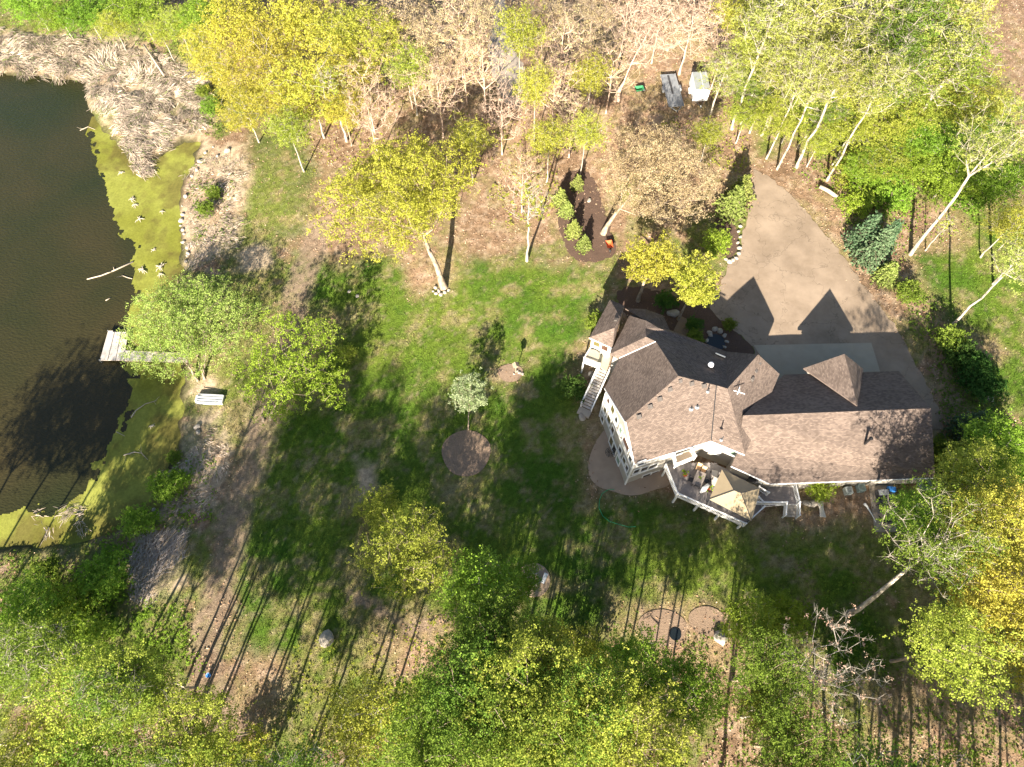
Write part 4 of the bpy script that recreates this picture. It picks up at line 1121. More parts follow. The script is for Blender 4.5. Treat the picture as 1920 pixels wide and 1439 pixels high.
rock(670, 556, .25, 'small pale stone on the shaded lawn left of the big tree', name='boulder'); rock(655, 547, .25, 'small pale stone at the left lawn shadow edge', name='boulder')
# garden pool
c_ = G(1342, 643, .1); MB().lathe(c_, [(1.15, -.2), (1.1, .03), (.4, .03)], 26).build('garden_pool', mat('pool_water', (.010, .014, .016), rough=.3, var=.2, spec=.6), None, label='small dark garden pool ringed with rocks at the house front', cat='pool')
c_ = G(1266, 1190, .1); MB().lathe(c_, [(.62, -.2), (.58, .05), (.2, .04)], 18).build('sunken_pool', MATS['pool_water'], None, label='dark sunken tub in the brown bark bed among lower trees', cat='pool')

# ------------------------------------------------------------------ dock, boat, driftwood
DZ = WATER_Z + .5
dk_w = [at(*p, DZ) for p in ((202.7, 620.7), (240, 624), (235, 658), (187, 676))]
wk_w = [at(*p, DZ) for p in ((235, 658), (385, 663), (385, 681), (187, 676))]
dock = thing('dock', 'L-shaped weathered white dock reaching from the shore into the dark pond', 'dock', (wk_w[0][0], wk_w[0][1], WATER_Z))
pl = [dk_w[0], dk_w[1], at(232, 676, DZ), dk_w[3]]
decking([p[:2] for p in pl], DZ, yaw_of(pl[3], pl[2]), dock, 'platform_boards', m=M_DOCK, wdt=.19)
wk = [at(232.5, 657.5, DZ), at(385, 663, DZ), at(385, 681, DZ), at(232.5, 676.3, DZ)]
decking([p[:2] for p in wk], DZ, yaw_of(wk[0], wk[1]) + R(90), dock, 'walkway_boards', m=M_DOCK, wdt=.19)
MB().prism([inset(p[:2], (pl[0][:2] + pl[2][:2]) / 2, .08) for p in pl], DZ - .22, DZ - .06).build('platform_frame', M_WOOD, dock)
MB().prism([inset(p[:2], (wk[0][:2] + wk[2][:2]) / 2, .08) for p in wk], DZ - .22, DZ - .065).build('walkway_frame', M_WOOD, dock)
for f in (.33, .66):
    a = pl[0] * (1 - f) + pl[1] * f; b = pl[3] * (1 - f) + pl[2] * f
    MB().beam(a + np.array([0, 0, .012]), b + np.array([0, 0, .012]), .05, .02).build('seam_strip', M_DARK, dock)
for p in (pl[0], pl[3], pl[2], wk[1], wk[2], (wk[0] + wk[1]) / 2, (wk[2] + wk[3]) / 2):
    MB().tube([(p[0], p[1], WATER_Z - .8), (p[0], p[1], DZ + .12)], .06, 8).build('post', M_METAL, dock)
# overturned rowboat
a, b = G(370, 750), G(420, 751); c_ = (a + b) / 2; L_ = np.linalg.norm((b - a)[:2]); yw = yaw_of(a, b)
boat = thing('rowboat', 'white overturned rowboat lying on the shore below the dock', 'boat', c_)
def BL(x, y, z): return np.array([c_[0] + x * math.cos(yw) - y * math.sin(yw), c_[1] + x * math.sin(yw) + y * math.cos(yw), c_[2] + z])
mb = MB(); secs = []
for t in np.linspace(-1, 1, 9):
    w_ = .62 * (1 - .28 * max(0, -t - .1) ** 1.6); hh = .50 * (1 - .25 * max(0, -t - .4))
    secs.append([BL(t * L_ / 2, s * w_, z * hh) for s, z in ((-1.0, .0), (-.97, .35), (-.86, .85), (-.74, 1), (.74, 1), (.86, .85), (.97, .35), (1.0, .0))])
for i in range(8):
    for j in range(7):
        k = len(mb.v); mb.v += [tuple(q) for q in (secs[i][j], secs[i + 1][j], secs[i + 1][j + 1], secs[i][j + 1])]; mb.f.append((k, k + 1, k + 2, k + 3)); mb.m.append(0)
for s_ in (secs[0], secs[-1]):
    k = len(mb.v); mb.v += [tuple(q) for q in s_]; mb.f.append(tuple(range(k, k + 8))); mb.m.append(0)
mb.build('hull', mat('boat_paint', (.62, .62, .58), rough=.5, var=.12, scale=3), boat)
for s_ in (-.5, -.17, .17, .5): MB().beam(BL(-L_ * .44, s_, .51), BL(L_ * .48, s_, .52), .06, .05).build('keel_strip', M_GREY, boat)
for s_ in (-1, 1): MB().beam(BL(-L_ * .5, s_ * .56, .03), BL(L_ * .5, s_ * .64, .03), .07, .06).build('gunwale', M_METAL, boat)
# logs and driftwood
def branch(pts_px, r0, r1, label, cat='log', name='log', zs=None, twigs=0, m=None, seed=0):
    pts = []
    for i, (x, y) in enumerate(pts_px):
        z = zs[i] if zs else WATER_Z + .05; pts.append(at(x, y, z))
    root = thing(name, label, cat, pts[0]); n = len(pts)
    MB().tube(pts, list(np.linspace(r0, r1, n)), 8).build('trunk', m or M_LOG, root, smooth=True)
    r = random.Random(seed)
    for k in range(twigs):
        i = r.randrange(0, n - 1); t = r.random(); q = pts[i] * (1 - t) + pts[i + 1] * t
        d = np.array([r.uniform(-1, 1), r.uniform(-1, 1), r.uniform(.1, .7)]); d = d / np.linalg.norm(d) * r.uniform(.4, 1.1)
        MB().tube([q, q + d * .5, q + d + np.array([0, 0, .05])], [r1 * .8, r1 * .5, .008], 5).build('branch', m or M_LOG, root)
    return root
branch([(163, 524), (190, 517), (215, 507), (250, 491)], .07, .11, 'long bare log floating in the dark open water above the dock', twigs=2)
branch([(229, 517), (240, 521), (248, 523)], .05, .06, 'short stick floating right of the long log', twigs=1, seed=2)
branch([(198, 564), (207, 559)], .06, .05, 'small stick alone in open water above the dock')
branch([(246, 783), (255, 770), (272, 758), (292, 752)], .08, .03, 'pale forked branch lying in the algae below the dock', twigs=5, seed=4)
branch([(232, 854), (252, 848), (265, 850), (277, 862)], .07, .03, 'curved dead branch in the algae with a dark fork', twigs=6, seed=5)
branch([(218, 810), (234, 818)], .04, .03, 'thin twig at the lower algae edge', seed=6)
branch([(284, 325), (298, 312)], .05, .03, 'dark twig standing in the upper algae near the reeds', seed=7)
branch([(150, 245), (165, 238), (178, 243)], .05, .03, 'bent twig at the upper algae edge beside dark water', twigs=2, seed=8)
branch([(283, 150), (300, 178), (328, 202)], .13, .09, 'grey fallen log across the matted reeds', zs=[-.5, -.4, -.6], twigs=2, seed=9)
branch([(270, 85), (290, 115), (308, 143)], .16, .12, 'leaning grey log above the matted reeds near the yellow trees', zs=[-.1, -.1, -.3], twigs=1, seed=10)
branch([(1537, 350), (1553, 358), (1570, 370)], .28, .24, 'thick fallen pale log beside the driveway top', zs=[2.75, 2.7, 2.65])
branch([(1040, 1180), (1028, 1170), (1012, 1185)], .05, .03, 'thin pale pole lying under the lower green trees', zs=[.3, .3, .3], cat='pole', name='pole')
def stump(px, py, label, seed, sc=1.0):
    c_ = at(px, py, WATER_Z); r = random.Random(seed); root = thing('dead_stump', label, 'stump', c_, 'bleached stumps in the algae')
    MB().tube([c_ - np.array([0, 0, .2]), c_ + np.array([.03, .02, .28 * sc])], [.2 * sc, .14 * sc], 9).build('trunk', M_BLEACH, root)
    for k in range(9):
        t = r.uniform(0, 6.28); l = r.uniform(.4, .9) * sc
        MB().tube([c_ + np.array([0, 0, .1]), c_ + np.array([math.cos(t) * l * .6, math.sin(t) * l * .6, .22 * sc]), c_ + np.array([math.cos(t) * l, math.sin(t) * l, .02])], [.08 * sc, .05 * sc, .015], 5).build('root', M_BLEACH, root)
M_BLEACH = mat('bleached_wood', (.46, .40, .31), rough=.9, var=.25, scale=6)
for i, (x, y, s_, lb) in enumerate(((268, 507, 1.0, 'bleached stump in the algae above the dock, left of two'), (302, 502, 1.1, 'bleached stump in the algae above the dock, right of two'), (302, 515, .7, 'low bleached stump just under the larger algae stump'),
                                    (262, 412, .9, 'bleached stump in the middle algae left of the shore rocks'), (248, 375, .9, 'bleached root in the upper algae beside dark water'), (254, 385, .7, 'small bleached root below another in the upper algae'), (305, 398, .55, 'tiny bleached stump in mid algae'),
                                    (228, 325, .7, 'bleached root lump in algae below the reeds'), (288, 470, .6, 'small stump in algae above the dock trees'), (285, 800, .6, 'small bleached root in algae below the rowboat'))):
    stump(x, y, lb, i, s_)

# ------------------------------------------------------------------ trailers
def wheel(root, q, yw, r=.33, w=.2):
    d = np.array([math.cos(yw), math.sin(yw), 0])          # axle direction
    o = MB().tube([q - d * w / 2, q + d * w / 2], r, 18).build('wheel', M_RUBBER, root)
    MB().tube([q - d * (w / 2 + .01), q + d * (w / 2 + .01)], r * .55, 12).build('rim', M_METAL, o)
tN = (at(1235.8, 139.4, 2.9) + at(1268.3, 138.7, 2.9)) / 2; tS = (at(1283.2, 197, 2.9) + at(1253.4, 201, 2.9)) / 2
c_ = (tN + tS) / 2; c_[2] = gz1(c_[0], c_[1]); yw = yaw_of(tN, tS); TL = np.linalg.norm((tS - tN)[:2]); TWd = 2.15
ut = thing('utility_trailer', 'flat grey utility trailer parked in the top woods, left of two trailers', 'trailer', c_)
def TLc(x, y, z, c_=c_, yw=yw): return np.array([c_[0] + x * math.cos(yw) - y * math.sin(yw), c_[1] + x * math.sin(yw) + y * math.cos(yw), c_[2] + z])
MB().box(TLc(0, 0, .55), TL, TWd, .10, yw).build('bed', mat('trailer_bed', (.25, .26, .27), rough=.45, var=.2, scale=2), ut)
MB().box(TLc(-TL * .17, 0, .653), TL * .58, .30, .02, yw).build('centre_strip', M_DARK, ut)
for s_ in (-1, 1):
    MB().beam(TLc(-TL / 2, s_ * TWd / 2, .66), TLc(TL / 2, s_ * TWd / 2, .66), .07, .10).build('side_rail', M_GREY, ut)
    MB().box(TLc(-.3, s_ * (TWd / 2 + .17), .45), 1.15, .30, .38, yw, top=.75).build('fender', M_METAL, ut, bevel=.05)
    wheel(ut, TLc(-.3, s_ * (TWd / 2 + .15), .34), yw + R(90))
    MB().beam(TLc(TL / 2, s_ * .75, .5), TLc(TL / 2 + .85, 0, .45), .09, .09).build('tongue_bar', M_GREY, ut)
MB().box(TLc(TL / 2 + .9, 0, .40), .3, .12, .14, yw).build('coupler', M_DARK, ut)
et_c = at(1311, 165, 3.4); c2_ = np.array([et_c[0], et_c[1], gz1(et_c[0], et_c[1])]); yw2 = R(-89); EL, EW, EH = 3.6, 2.15, 1.95
et = thing('cargo_trailer', 'white enclosed cargo trailer with grey roof parked in the top woods', 'trailer', c2_)
def E_(x, y, z): return np.array([c2_[0] + x * math.cos(yw2) - y * math.sin(yw2), c2_[1] + x * math.sin(yw2) + y * math.cos(yw2), c2_[2] + z])
MB().box(E_(0, 0, .45), EL, EW, EH, yw2).build('body', mat('trailer_white', (.72, .72, .72), rough=.4, var=.06), et, bevel=.06)
MB().box(E_(0, 0, .45 + EH), EL - .1, EW - .1, .05, yw2).build('roof', mat('trailer_roof', (.28, .30, .29), rough=.6, var=.2, scale=2), et)
MB().beam(E_(-EL / 2, .1, .53 + EH), E_(EL / 2, .1, .53 + EH), .05, .03).build('roof_seam', M_WHITE, et)
for s_ in (-1, 1):
    MB().box(E_(-.2, s_ * (EW / 2 + .14), .42), 1.0, .28, .36, yw2, top=.8).build('fender', M_WHITE, et, bevel=.04)
    wheel(et, E_(-.2, s_ * (EW / 2 + .12), .34), yw2 + R(90)); MB().beam(E_(EL / 2, s_ * .6, .45), E_(EL / 2 + 1.1, 0, .45), .08, .08).build('tongue_bar', M_DARK, et)
MB().box(E_(EL / 2 + 1.1, 0, .35), .3, .14, .2, yw2).build('coupler', M_METAL, et)
c_ = G(1354, 152); o = thing('covered_machine', 'black tarpaulin-covered machine right of the enclosed trailer', 'machine', c_)
MB().box(c_ + np.array([0, 0, .2]), 2.1, 1.3, .9, R(8), top=.7).build('cover', M_BLACK, o, bevel=.15)
MB().box(c_ + np.array([.35, .1, 1.1]), .5, .6, .25, R(8), top=.8).build('seat_hump', M_BLACK, o, bevel=.08)
for i in (-.75, .75):
    for j in (-.55, .55): wheel(o, c_ + np.array([i, j, .28]), R(98), .28, .2)
def barrow(px, py, yw, m, label, s=1.0):
    c_ = G(px, py); o = thing('wheelbarrow', label, 'wheelbarrow', c_)
    def L(x, y, z): return np.array([c_[0] + s * (x * math.cos(yw) - y * math.sin(yw)), c_[1] + s * (x * math.sin(yw) + y * math.cos(yw)), c_[2] + s * z])
    a = [L(x, y, .30) for x, y in ((-.3, -.22), (.3, -.2), (.3, .2), (-.3, .22))]; b = [L(x, y, .62) for x, y in ((-.5, -.36), (.55, -.34), (.55, .34), (-.5, .36))]
    MB().add(a + b, [(0, 1, 2, 3), (0, 4, 5, 1), (1, 5, 6, 2), (2, 6, 7, 3), (3, 7, 4, 0)]).build('tub', m, o)
    wheel(o, L(.62, 0, .2), yw + R(90), .2 * s, .1)
    for i in (-1, 1):
        MB().tube([L(.62, i * .06, .2), L(-.3, i * .25, .30), L(-1.05, i * .30, .55)], .03, 6).build('handle', M_BLACK, o)
        MB().tube([L(-.35, i * .25, .32), L(-.42, i * .27, 0)], .025, 6).build('leg', M_BLACK, o)
barrow(1141.5, 464, R(-82), M_ORANGE, 'orange wheelbarrow with black handles in the mulch below the pale tree', 1.15)
barrow(1197, 173, R(10), M_GREENP, 'green wheelbarrow in the top woods left of the utility trailer', 1.2)
# bird feeder
c_ = G(967, 700); o = thing('bird_feeder', 'dark bird feeder with pitched roof on a pole in the lawn', 'bird feeder', c_)
MB().tube([c_, c_ + np.array([0, 0, 1.7])], .05, 8).build('pole', M_WOOD, o)
MB().box(c_ + np.array([0, 0, 1.7]), .45, .4, .35, .3).build('box', M_WOOD, o)
for i in (-1, 1):
    q = c_ + np.array([0, 0, 2.28]); e = np.array([math.cos(.3), math.sin(.3), 0]) * .38 * i; f = np.array([-math.sin(.3), math.cos(.3), 0]) * .32
    MB().add([q + f, q - f, q - f + e - np.array([0, 0, .28]), q + f + e - np.array([0, 0, .28])] + [p - np.array([0, 0, .03]) for p in (q + f, q - f, q - f + e - np.array([0, 0, .28]), q + f + e - np.array([0, 0, .28]))], [(0, 1, 2, 3), (7, 6, 5, 4), (0, 4, 5, 1), (1, 5, 6, 2), (2, 6, 7, 3), (3, 7, 4, 0)]).build('roof_board', M_WOOD, o)
# fire ring with slab
c_ = G(1000, 1088); o = thing('fire_pit', 'round grey stone fire pit slab half under the green tree', 'fire pit', c_)
MB().lathe(c_, [(1.75, -.1), (1.75, .12), (1.68, .15), (.6, .14)], 32).build('slab', M_CONC, o)
for k in range(11):
    t = k * 2 * math.pi / 11; MB().box(c_ + np.array([.62 * math.cos(t), .62 * math.sin(t), .13]), .22, .30, .24, t).build('block', M_ROCK, o, bevel=.03)
c_ = G(1004, 1092, .15); o = thing('bench', 'white bench on the fire pit slab', 'bench', c_ + np.array([.9, .3, 0]))
MB().box(c_ + np.array([.9, .3, .36]), .4, 1.1, .06, R(-25)).build('seat', M_WHITE, o)
for j in (-.4, .4): MB().box(c_ + np.array([.9 + j * .42, .3 + j * .9, 0]), .34, .08, .36, R(-25)).build('leg', M_WHITE, o)
c_ = G(393, 1267); o = thing('bucket', 'small bright blue bucket on the shaded dirt track', 'bucket', c_)
MB().lathe(c_, [(.17, 0), (.23, .40), (.24, .42), (.21, .42)], 16).build('pail', M_BLUE, o)
MB().tube([c_ + np.array([-.23, 0, .4]), c_ + np.array([-.1, .2, .46]), c_ + np.array([.1, .2, .46]), c_ + np.array([.23, 0, .4])], .012, 5).build('handle', M_WHITE, o)
# ------------------------------------------------------------------ trees
LM = {'yellow': leaf_mat('leaf_yellow', (0.366, 0.354, 0.043), (0.634, 0.586, 0.110)),
      'ygreen': leaf_mat('leaf_yellow_green', (0.256, 0.305, 0.037), (0.512, 0.525, 0.098)),
      'green': leaf_mat('leaf_green', (0.110, 0.183, 0.024), (0.281, 0.366, 0.061)),
      'bright': leaf_mat('leaf_bright', (0.159, 0.268, 0.022), (0.354, 0.476, 0.073)),
      'willow': leaf_mat('leaf_willow', (0.207, 0.305, 0.055), (0.439, 0.537, 0.146)),
      'dark': leaf_mat('leaf_dark', (0.043, 0.104, 0.022), (0.122, 0.207, 0.043)),
      'buff': leaf_mat('leaf_buff', (0.512, 0.415, 0.195), (0.800, 0.683, 0.390)),
      'bud': leaf_mat('leaf_bud', (0.586, 0.403, 0.268), (0.800, 0.610, 0.439)),
      'aspen': leaf_mat('leaf_aspen', (0.281, 0.317, 0.061), (0.512, 0.537, 0.146)),
      'white': leaf_mat('leaf_blossom', (.20, .28, .08), (.66, .68, .42)),
      'spruce': leaf_mat('leaf_spruce', (0.073, 0.146, 0.067), (0.207, 0.293, 0.159)),
      'ysp': leaf_mat('leaf_young_spruce', (0.195, 0.256, 0.049), (0.415, 0.464, 0.146))}
BK = {'tan': bark_mat('bark_tan', (.17, .13, .09), (.38, .30, .22)), 'grey': bark_mat('bark_grey', (.24, .21, .17), (.44, .39, .32)),
      'white': bark_mat('bark_white', (.16, .13, .10), (.50, .44, .35), 3.2), 'pink': bark_mat('bark_pink', (.42, .28, .20), (.62, .46, .35)), 'dark': bark_mat('bark_dark', (.08, .06, .045), (.18, .14, .10))}

def tubes(segs, sides):
    """segs: (a,b,ra,rb) arrays -> V,F"""
    A = np.array([s[0] for s in segs]); B = np.array([s[1] for s in segs]); ra = np.array([s[2] for s in segs]); rb = np.array([s[3] for s in segs])
    d = B - A; d /= np.maximum(np.linalg.norm(d, axis=1), 1e-6)[:, None]
    u = np.cross(d, np.array([.21, .35, .91])); u /= np.maximum(np.linalg.norm(u, axis=1), 1e-6)[:, None]; w = np.cross(d, u)
    t = np.arange(sides) * 2 * np.pi / sides
    ring = u[:, None, :] * np.cos(t)[None, :, None] + w[:, None, :] * np.sin(t)[None, :, None]
    V = np.concatenate([A[:, None] + ring * ra[:, None, None], B[:, None] + d[:, None] * (ra * .25)[:, None, None] + ring * rb[:, None, None]], 1).reshape(-1, 3)
    base = np.arange(len(segs))[:, None] * 2 * sides; j = np.arange(sides)
    F = np.stack([base + j, base + (j + 1) % sides, base + sides + (j + 1) % sides, base + sides + j], -1).reshape(-1, 4)
    return V, F

def leaves(C, rng, per, spread, size, upbias=.9, flat=.7):
    """leaf quads clustered round clump centres C"""
    n = len(C) * per
    m = max(1, per // 11)
    tw_ = np.repeat(C, m, 0) + rng.normal(0, 1, (len(C) * m, 3)) * np.array([spread, spread, spread * flat])
    c = tw_[(np.repeat(np.arange(len(C)), per) * m + rng.integers(0, m, n))] + rng.normal(0, 1, (n, 3)) * np.array([.26, .26, .16]) * spread
    nr = rng.normal(0, 1, (n, 3)); nr[:, 2] = np.abs(nr[:, 2]) + upbias; nr /= np.linalg.norm(nr, axis=1)[:, None]
    a = np.cross(nr, rng.normal(0, 1, (n, 3))); a /= np.maximum(np.linalg.norm(a, axis=1), 1e-6)[:, None]; b = np.cross(nr, a)
    L = size * rng.uniform(.6, 1.35, n)[:, None]; W = L * rng.uniform(.45, .75, n)[:, None]
    V = np.stack([c - a * L, c + b * W + nr * L * .18, c + a * L, c - b * W + nr * L * .18], 1).reshape(-1, 3)
    F = np.arange(n * 4).reshape(-1, 4)
    cl = np.repeat(rng.uniform(0, 1, len(C)), per)
    v = np.clip(.65 * cl + .35 * rng.uniform(0, 1, n), 0, 1)
    return V, F, np.repeat(v, 4)

def grow(seed, h, cr, ch, zc, nclump, lean=(0, 0), fork=.35, k=.45, leader=.6, shell=2.4, trunk_r=None, lobes=.35, droop=0.0, squash=1.0, stems=1, flare=1.35):
    """skeleton by joining clump points to the nearest limb; returns nodes, parents, radii, clump points"""
    rng = np.random.default_rng(seed)
    top = np.array([lean[0], lean[1], zc])
    N = []; Pn = []; PL = []
    nt = 7
    for s_ in range(stems):
        off = np.array([0, 0, 0.0]) if stems == 1 else np.array([*rng.uniform(-.5, .5, 2) * cr * .18, 0])
        spread_ = np.array([0, 0]) if stems == 1 else rng.uniform(-.35, .35, 2) * cr
        last = -1
        for i in range(nt + 1):
            t = i / nt; z = t * (zc + ch * (leader - .5)); w = rng.normal(0, .0045 * h, 2) * (0 < i)
            q = np.array([lean[0] * t ** 1.4 + w[0] + spread_[0] * t, lean[1] * t ** 1.4 + w[1] + spread_[1] * t, z]) + off
            PL.append(0 if last < 0 else PL[last] + np.linalg.norm(q - N[last])); N.append(q); Pn.append(last); last = len(N) - 1
    ntr = len(N)
    d = rng.normal(0, 1, (nclump, 3)); d /= np.linalg.norm(d, axis=1)[:, None]
    r = rng.uniform(0, 1, nclump) ** (1 / shell)
    lob = np.zeros(nclump)
    for _ in range(7):
        a = rng.normal(0, 1, 3); a /= np.linalg.norm(a); lob += np.clip((d @ a - .35) * 2.2, 0, 1) * rng.uniform(-.5, 1)
    sc = 1 - lobes * .5 + lobes * np.clip(lob, -1, 1)
    C = top + d * (r * sc)[:, None] * np.array([cr, cr * squash, ch])
    C[:, 2] = np.maximum(C[:, 2], .12 * h)
    C = C[np.argsort(np.linalg.norm(C - np.array([lean[0] * fork, lean[1] * fork, h * fork]), axis=1))]
    fk = h * fork
    ends = []
    for p in C:
        A = np.array(N); D = np.linalg.norm(A - p, axis=1); ok = A[:, 2] < p[2] + .25 * ch
        ok[:ntr] &= A[:ntr, 2] > fk * .75
        cost = D + k * np.array(PL) + np.where(ok, 0, 50)
        j = int(np.argmin(cost)); a = N[j]; L = D[j]; m = max(1, int(L / 1.3)); last = j
        for i in range(1, m + 1):
            t = i / m; q = a + (p - a) * t
            if i < m: q = q + rng.normal(0, .07 * L, 3) * .6 + np.array([0, 0, -.10 * L * math.sin(math.pi * t)])
            PL.append(PL[last] + L / m); N.append(q); Pn.append(last); last = len(N) - 1
        ends.append(last)
    N = np.array(N); n = len(N); rad = np.zeros(n); e = 2.3; tip = .010 + .0003 * h
    acc = np.zeros(n)
    for i in range(n - 1, -1, -1):
        rad[i] = max(tip, acc[i] ** (1 / e)) if acc[i] > 0 else tip
        if Pn[i] >= 0: acc[Pn[i]] += rad[i] ** e
    tr = trunk_r or (.0075 * h + .03)
    sc_ = tr / rad[0]
    rad = np.maximum(rad * (min(sc_, 1.15) if sc_ > 1 else sc_), tip * .7)
    for i in range(ntr):
        t = min(1.0, N[i][2] / max(fk, .1)); rad[i] = max(rad[i], tr * (1.0 - .35 * t) * (flare if N[i][2] < .2 else 1)) if N[i][2] <= fk * 1.05 else rad[i]
    if droop: pass
    return N, Pn, rad, N[ends], ntr

TREES = {}
def tree_kind(key, seed, h, cr, ch, zc, nclump, per, spread, size, lm, bk, tw=0, **kw):
    N, Pn, rad, C, ntr = grow(seed, h, cr, ch, zc, nclump, **kw)
    rng = np.random.default_rng(seed + 99)
    big = []; small = []
    for i in range(len(N)):
        j = Pn[i]
        if j < 0: continue
        s_ = (N[j], N[i], rad[j] if (j < ntr or rad[j] < rad[i] * 1.8) else rad[i] * 1.3, rad[i])
        (big if rad[i] > .055 or i < ntr else small).append(s_)
    if tw:                                               # extra fine twigs
        for c in C:
            for _ in range(tw):
                dv = rng.normal(0, 1, 3); dv[2] = abs(dv[2]) * .8; dv /= np.linalg.norm(dv); l = rng.uniform(.5, 1.3) * spread * 1.6
                small.append((c, c + dv * l, .012, .004))
    mt = bm_ = mc = None
    V, F = tubes(big, 7); mt = fast_mesh(key + '_trunk', V, F, BK[bk], smooth=True)
    if small:
        V, F = tubes(small, 4); bm_ = fast_mesh(key + '_branches', V, F, BK[bk], smooth=True)
    if per:
        V, F, v = leaves(C, rng, per, spread, size); mc = fast_mesh(key + '_crown', V, F, LM[lm], attrs={'v': v})
    TREES[key] = (mt, bm_, mc, h, cr)

def spruce_kind(key, seed, h, cr, lm, bk='tan', n=26):
    rng = np.random.default_rng(seed); C = []; segs = [(np.array([0, 0, 0]), np.array([0, 0, h]), .03 * h + .02, .01)]
    for i in range(n):
        t = (i + .6) / n; z = h * (.06 + .94 * t); rr = cr * (1 - t) ** .85 + .05
        for a in np.arange(0, 6.28, 6.28 / max(4, int(10 * (1 - t) + 4))) + rng.uniform(0, 6):
            L = rr * rng.uniform(.75, 1.1); e = np.array([math.cos(a) * L, math.sin(a) * L, -.18 * L + z])
            segs.append((np.array([0, 0, z]), e, .016, .006))
            for f in np.arange(.3, 1.01, .14): C.append(np.array([0, 0, z]) * (1 - f) + e * f)
    C = np.array(C)
    V, F = tubes(segs[:1], 7); mt = fast_mesh(key + '_trunk', V, F, BK[bk], smooth=True)
    V, F = tubes(segs[1:], 3); bm_ = fast_mesh(key + '_branches', V, F, BK[bk])
    V, F, v = leaves(C, rng, 5, .07 * cr + .04, .10, .4); mc = fast_mesh(key + '_crown', V, F, LM[lm], attrs={'v': v})
    TREES[key] = (mt, bm_, mc, h, cr)

TR = random.Random(3)
def plant_tree(key, base, label, h=None, cr=None, group=None, rz=None, name='tree', cat='tree'):
    mt, bm_, mc, h0, r0 = TREES[key]
    b = np.array(base, float); b[2] = gz1(b[0], b[1]) - .05
    o = thing(name, label, cat, b, group, TR.uniform(0, 6.28) if rz is None else rz)
    sx = (cr / r0) if cr else 1.0; sz = (h / h0) if h else sx
    o.scale = (sx, sx, sz)
    for nm, me in (('trunk', mt), ('branches', bm_), ('crown', mc)):
        if me is not None: place(nm, me, o, kind=None if nm == 'trunk' else 'stuff')
    return o
def crown_base(px, py, zc):
    """foot of an upright tree whose crown centre (zc above its foot) is seen at this pixel"""
    z = .5
    for _ in range(5):
        p = at(px, py, z + zc); z = float(tz(p[0], p[1]))
    return p

# hero trees, shaped individually
def off(base_px, crown_px, zc):
    b = G(*base_px); c_ = at(*crown_px, b[2] + zc); return b, (c_[0] - b[0], c_[1] - b[1])
b_, ln = off((832, 540), (752, 352), 9.5)
tree_kind('hero_yellow', 5, 15, 10.4, 4.8, 9.5, 400, 125, 0.6, 0.098, 'yellow', 'tan', lean=ln, fork=.28, trunk_r=.42, squash=.9)
plant_tree('hero_yellow', b_, 'big spreading yellow-green tree with pale forked trunk above the lawn', rz=0)
b_, ln = off((1131, 438), (1232, 318), 7.5)
tree_kind('hero_pale', 8, 11, 7.6, 4.3, 7.5, 330, 110, 0.55, 0.071, 'buff', 'tan', lean=ln, fork=.22, trunk_r=.36, tw=2)
plant_tree('hero_pale', b_, 'broad pale buff tree coming into bud beside the driveway', rz=0)
b_, ln = off((1196, 565), (1222, 487), 6.3)
tree_kind('house_yellow', 9, 9, 3.4, 2.9, 6.3, 120, 127, 0.42, 0.086, 'yellow', 'tan', lean=ln, fork=.4, trunk_r=.24)
plant_tree('house_yellow', b_, 'bright golden tree with tan trunk at the house front', rz=0)
b_, ln = off((1272, 600), (1308, 528), 5.6)
tree_kind('house_green', 10, 8, 3.0, 2.6, 5.6, 110, 137, 0.4, 0.086, 'ygreen', 'tan', lean=ln, fork=.3, trunk_r=.18)
plant_tree('house_green', b_, 'rounded lime tree right of the golden tree at the house front', rz=0)
b_, ln = off((375, 712), (340, 598), 3.6)
tree_kind('dock_willow', 12, 6.5, 8.2, 2.6, 3.6, 400, 109, 0.55, 0.075, 'willow', 'tan', lean=ln, fork=.12, stems=5, trunk_r=.14, k=.3, tw=2, squash=.85)
plant_tree('dock_willow', b_, 'spreading grey-green willow covering the dock', rz=0)
b_, ln = off((500, 785), (548, 684), 5.0)
tree_kind('shore_green', 14, 8.5, 6.4, 3.3, 5.0, 190, 107, 0.5, 0.086, 'bright', 'tan', lean=ln, fork=.15, stems=3, trunk_r=.16, k=.3)
plant_tree('shore_green', b_, 'bright green tree right of the dock overhanging the dirt track', rz=0)
b_, ln = off((878, 805), (882, 742), 3.4)
tree_kind('blossom', 15, 5, 2.3, 2.0, 3.4, 90, 82, 0.36, 0.069, 'white', 'tan', lean=ln, fork=.25, trunk_r=.10)
plant_tree('blossom', b_, 'small white-blossoming tree above the round bark bed', rz=0)
b_, ln = off((757, 1112), (772, 1022), 7.0)
tree_kind('lower_pale', 16, 10, 4.6, 3.6, 7.0, 170, 98, 0.5, 0.08, 'ygreen', 'tan', lean=ln, fork=.35, trunk_r=.24, tw=2)
plant_tree('lower_pale', b_, 'pale yellow-green tree standing alone in the lower lawn', rz=0)
b_, ln = off((1590, 1152), (1762, 1018), 13.5)
tree_kind('lower_aspen', 18, 17, 4.6, 3.6, 13.5, 130, 72, 0.5, 0.075, 'green', 'white', lean=ln, fork=.55, trunk_r=.26, tw=5)
plant_tree('lower_aspen', b_, 'leaning white-trunked tree below the garage with thin green crown', rz=0)
b_, ln = off((1408, 1328), (1555, 1262), 10.5)
tree_kind('lower_bare', 20, 13, 4.4, 3.2, 10.5, 150, 10, 0.4, 0.07, 'bud', 'grey', lean=ln, fork=.5, trunk_r=.22, tw=6)
plant_tree('lower_bare', b_, 'leaning tree with bare pinkish twigs below the lawn at right', rz=0)
b_, ln = off((1156, 188), (1215, 62), 8.5)
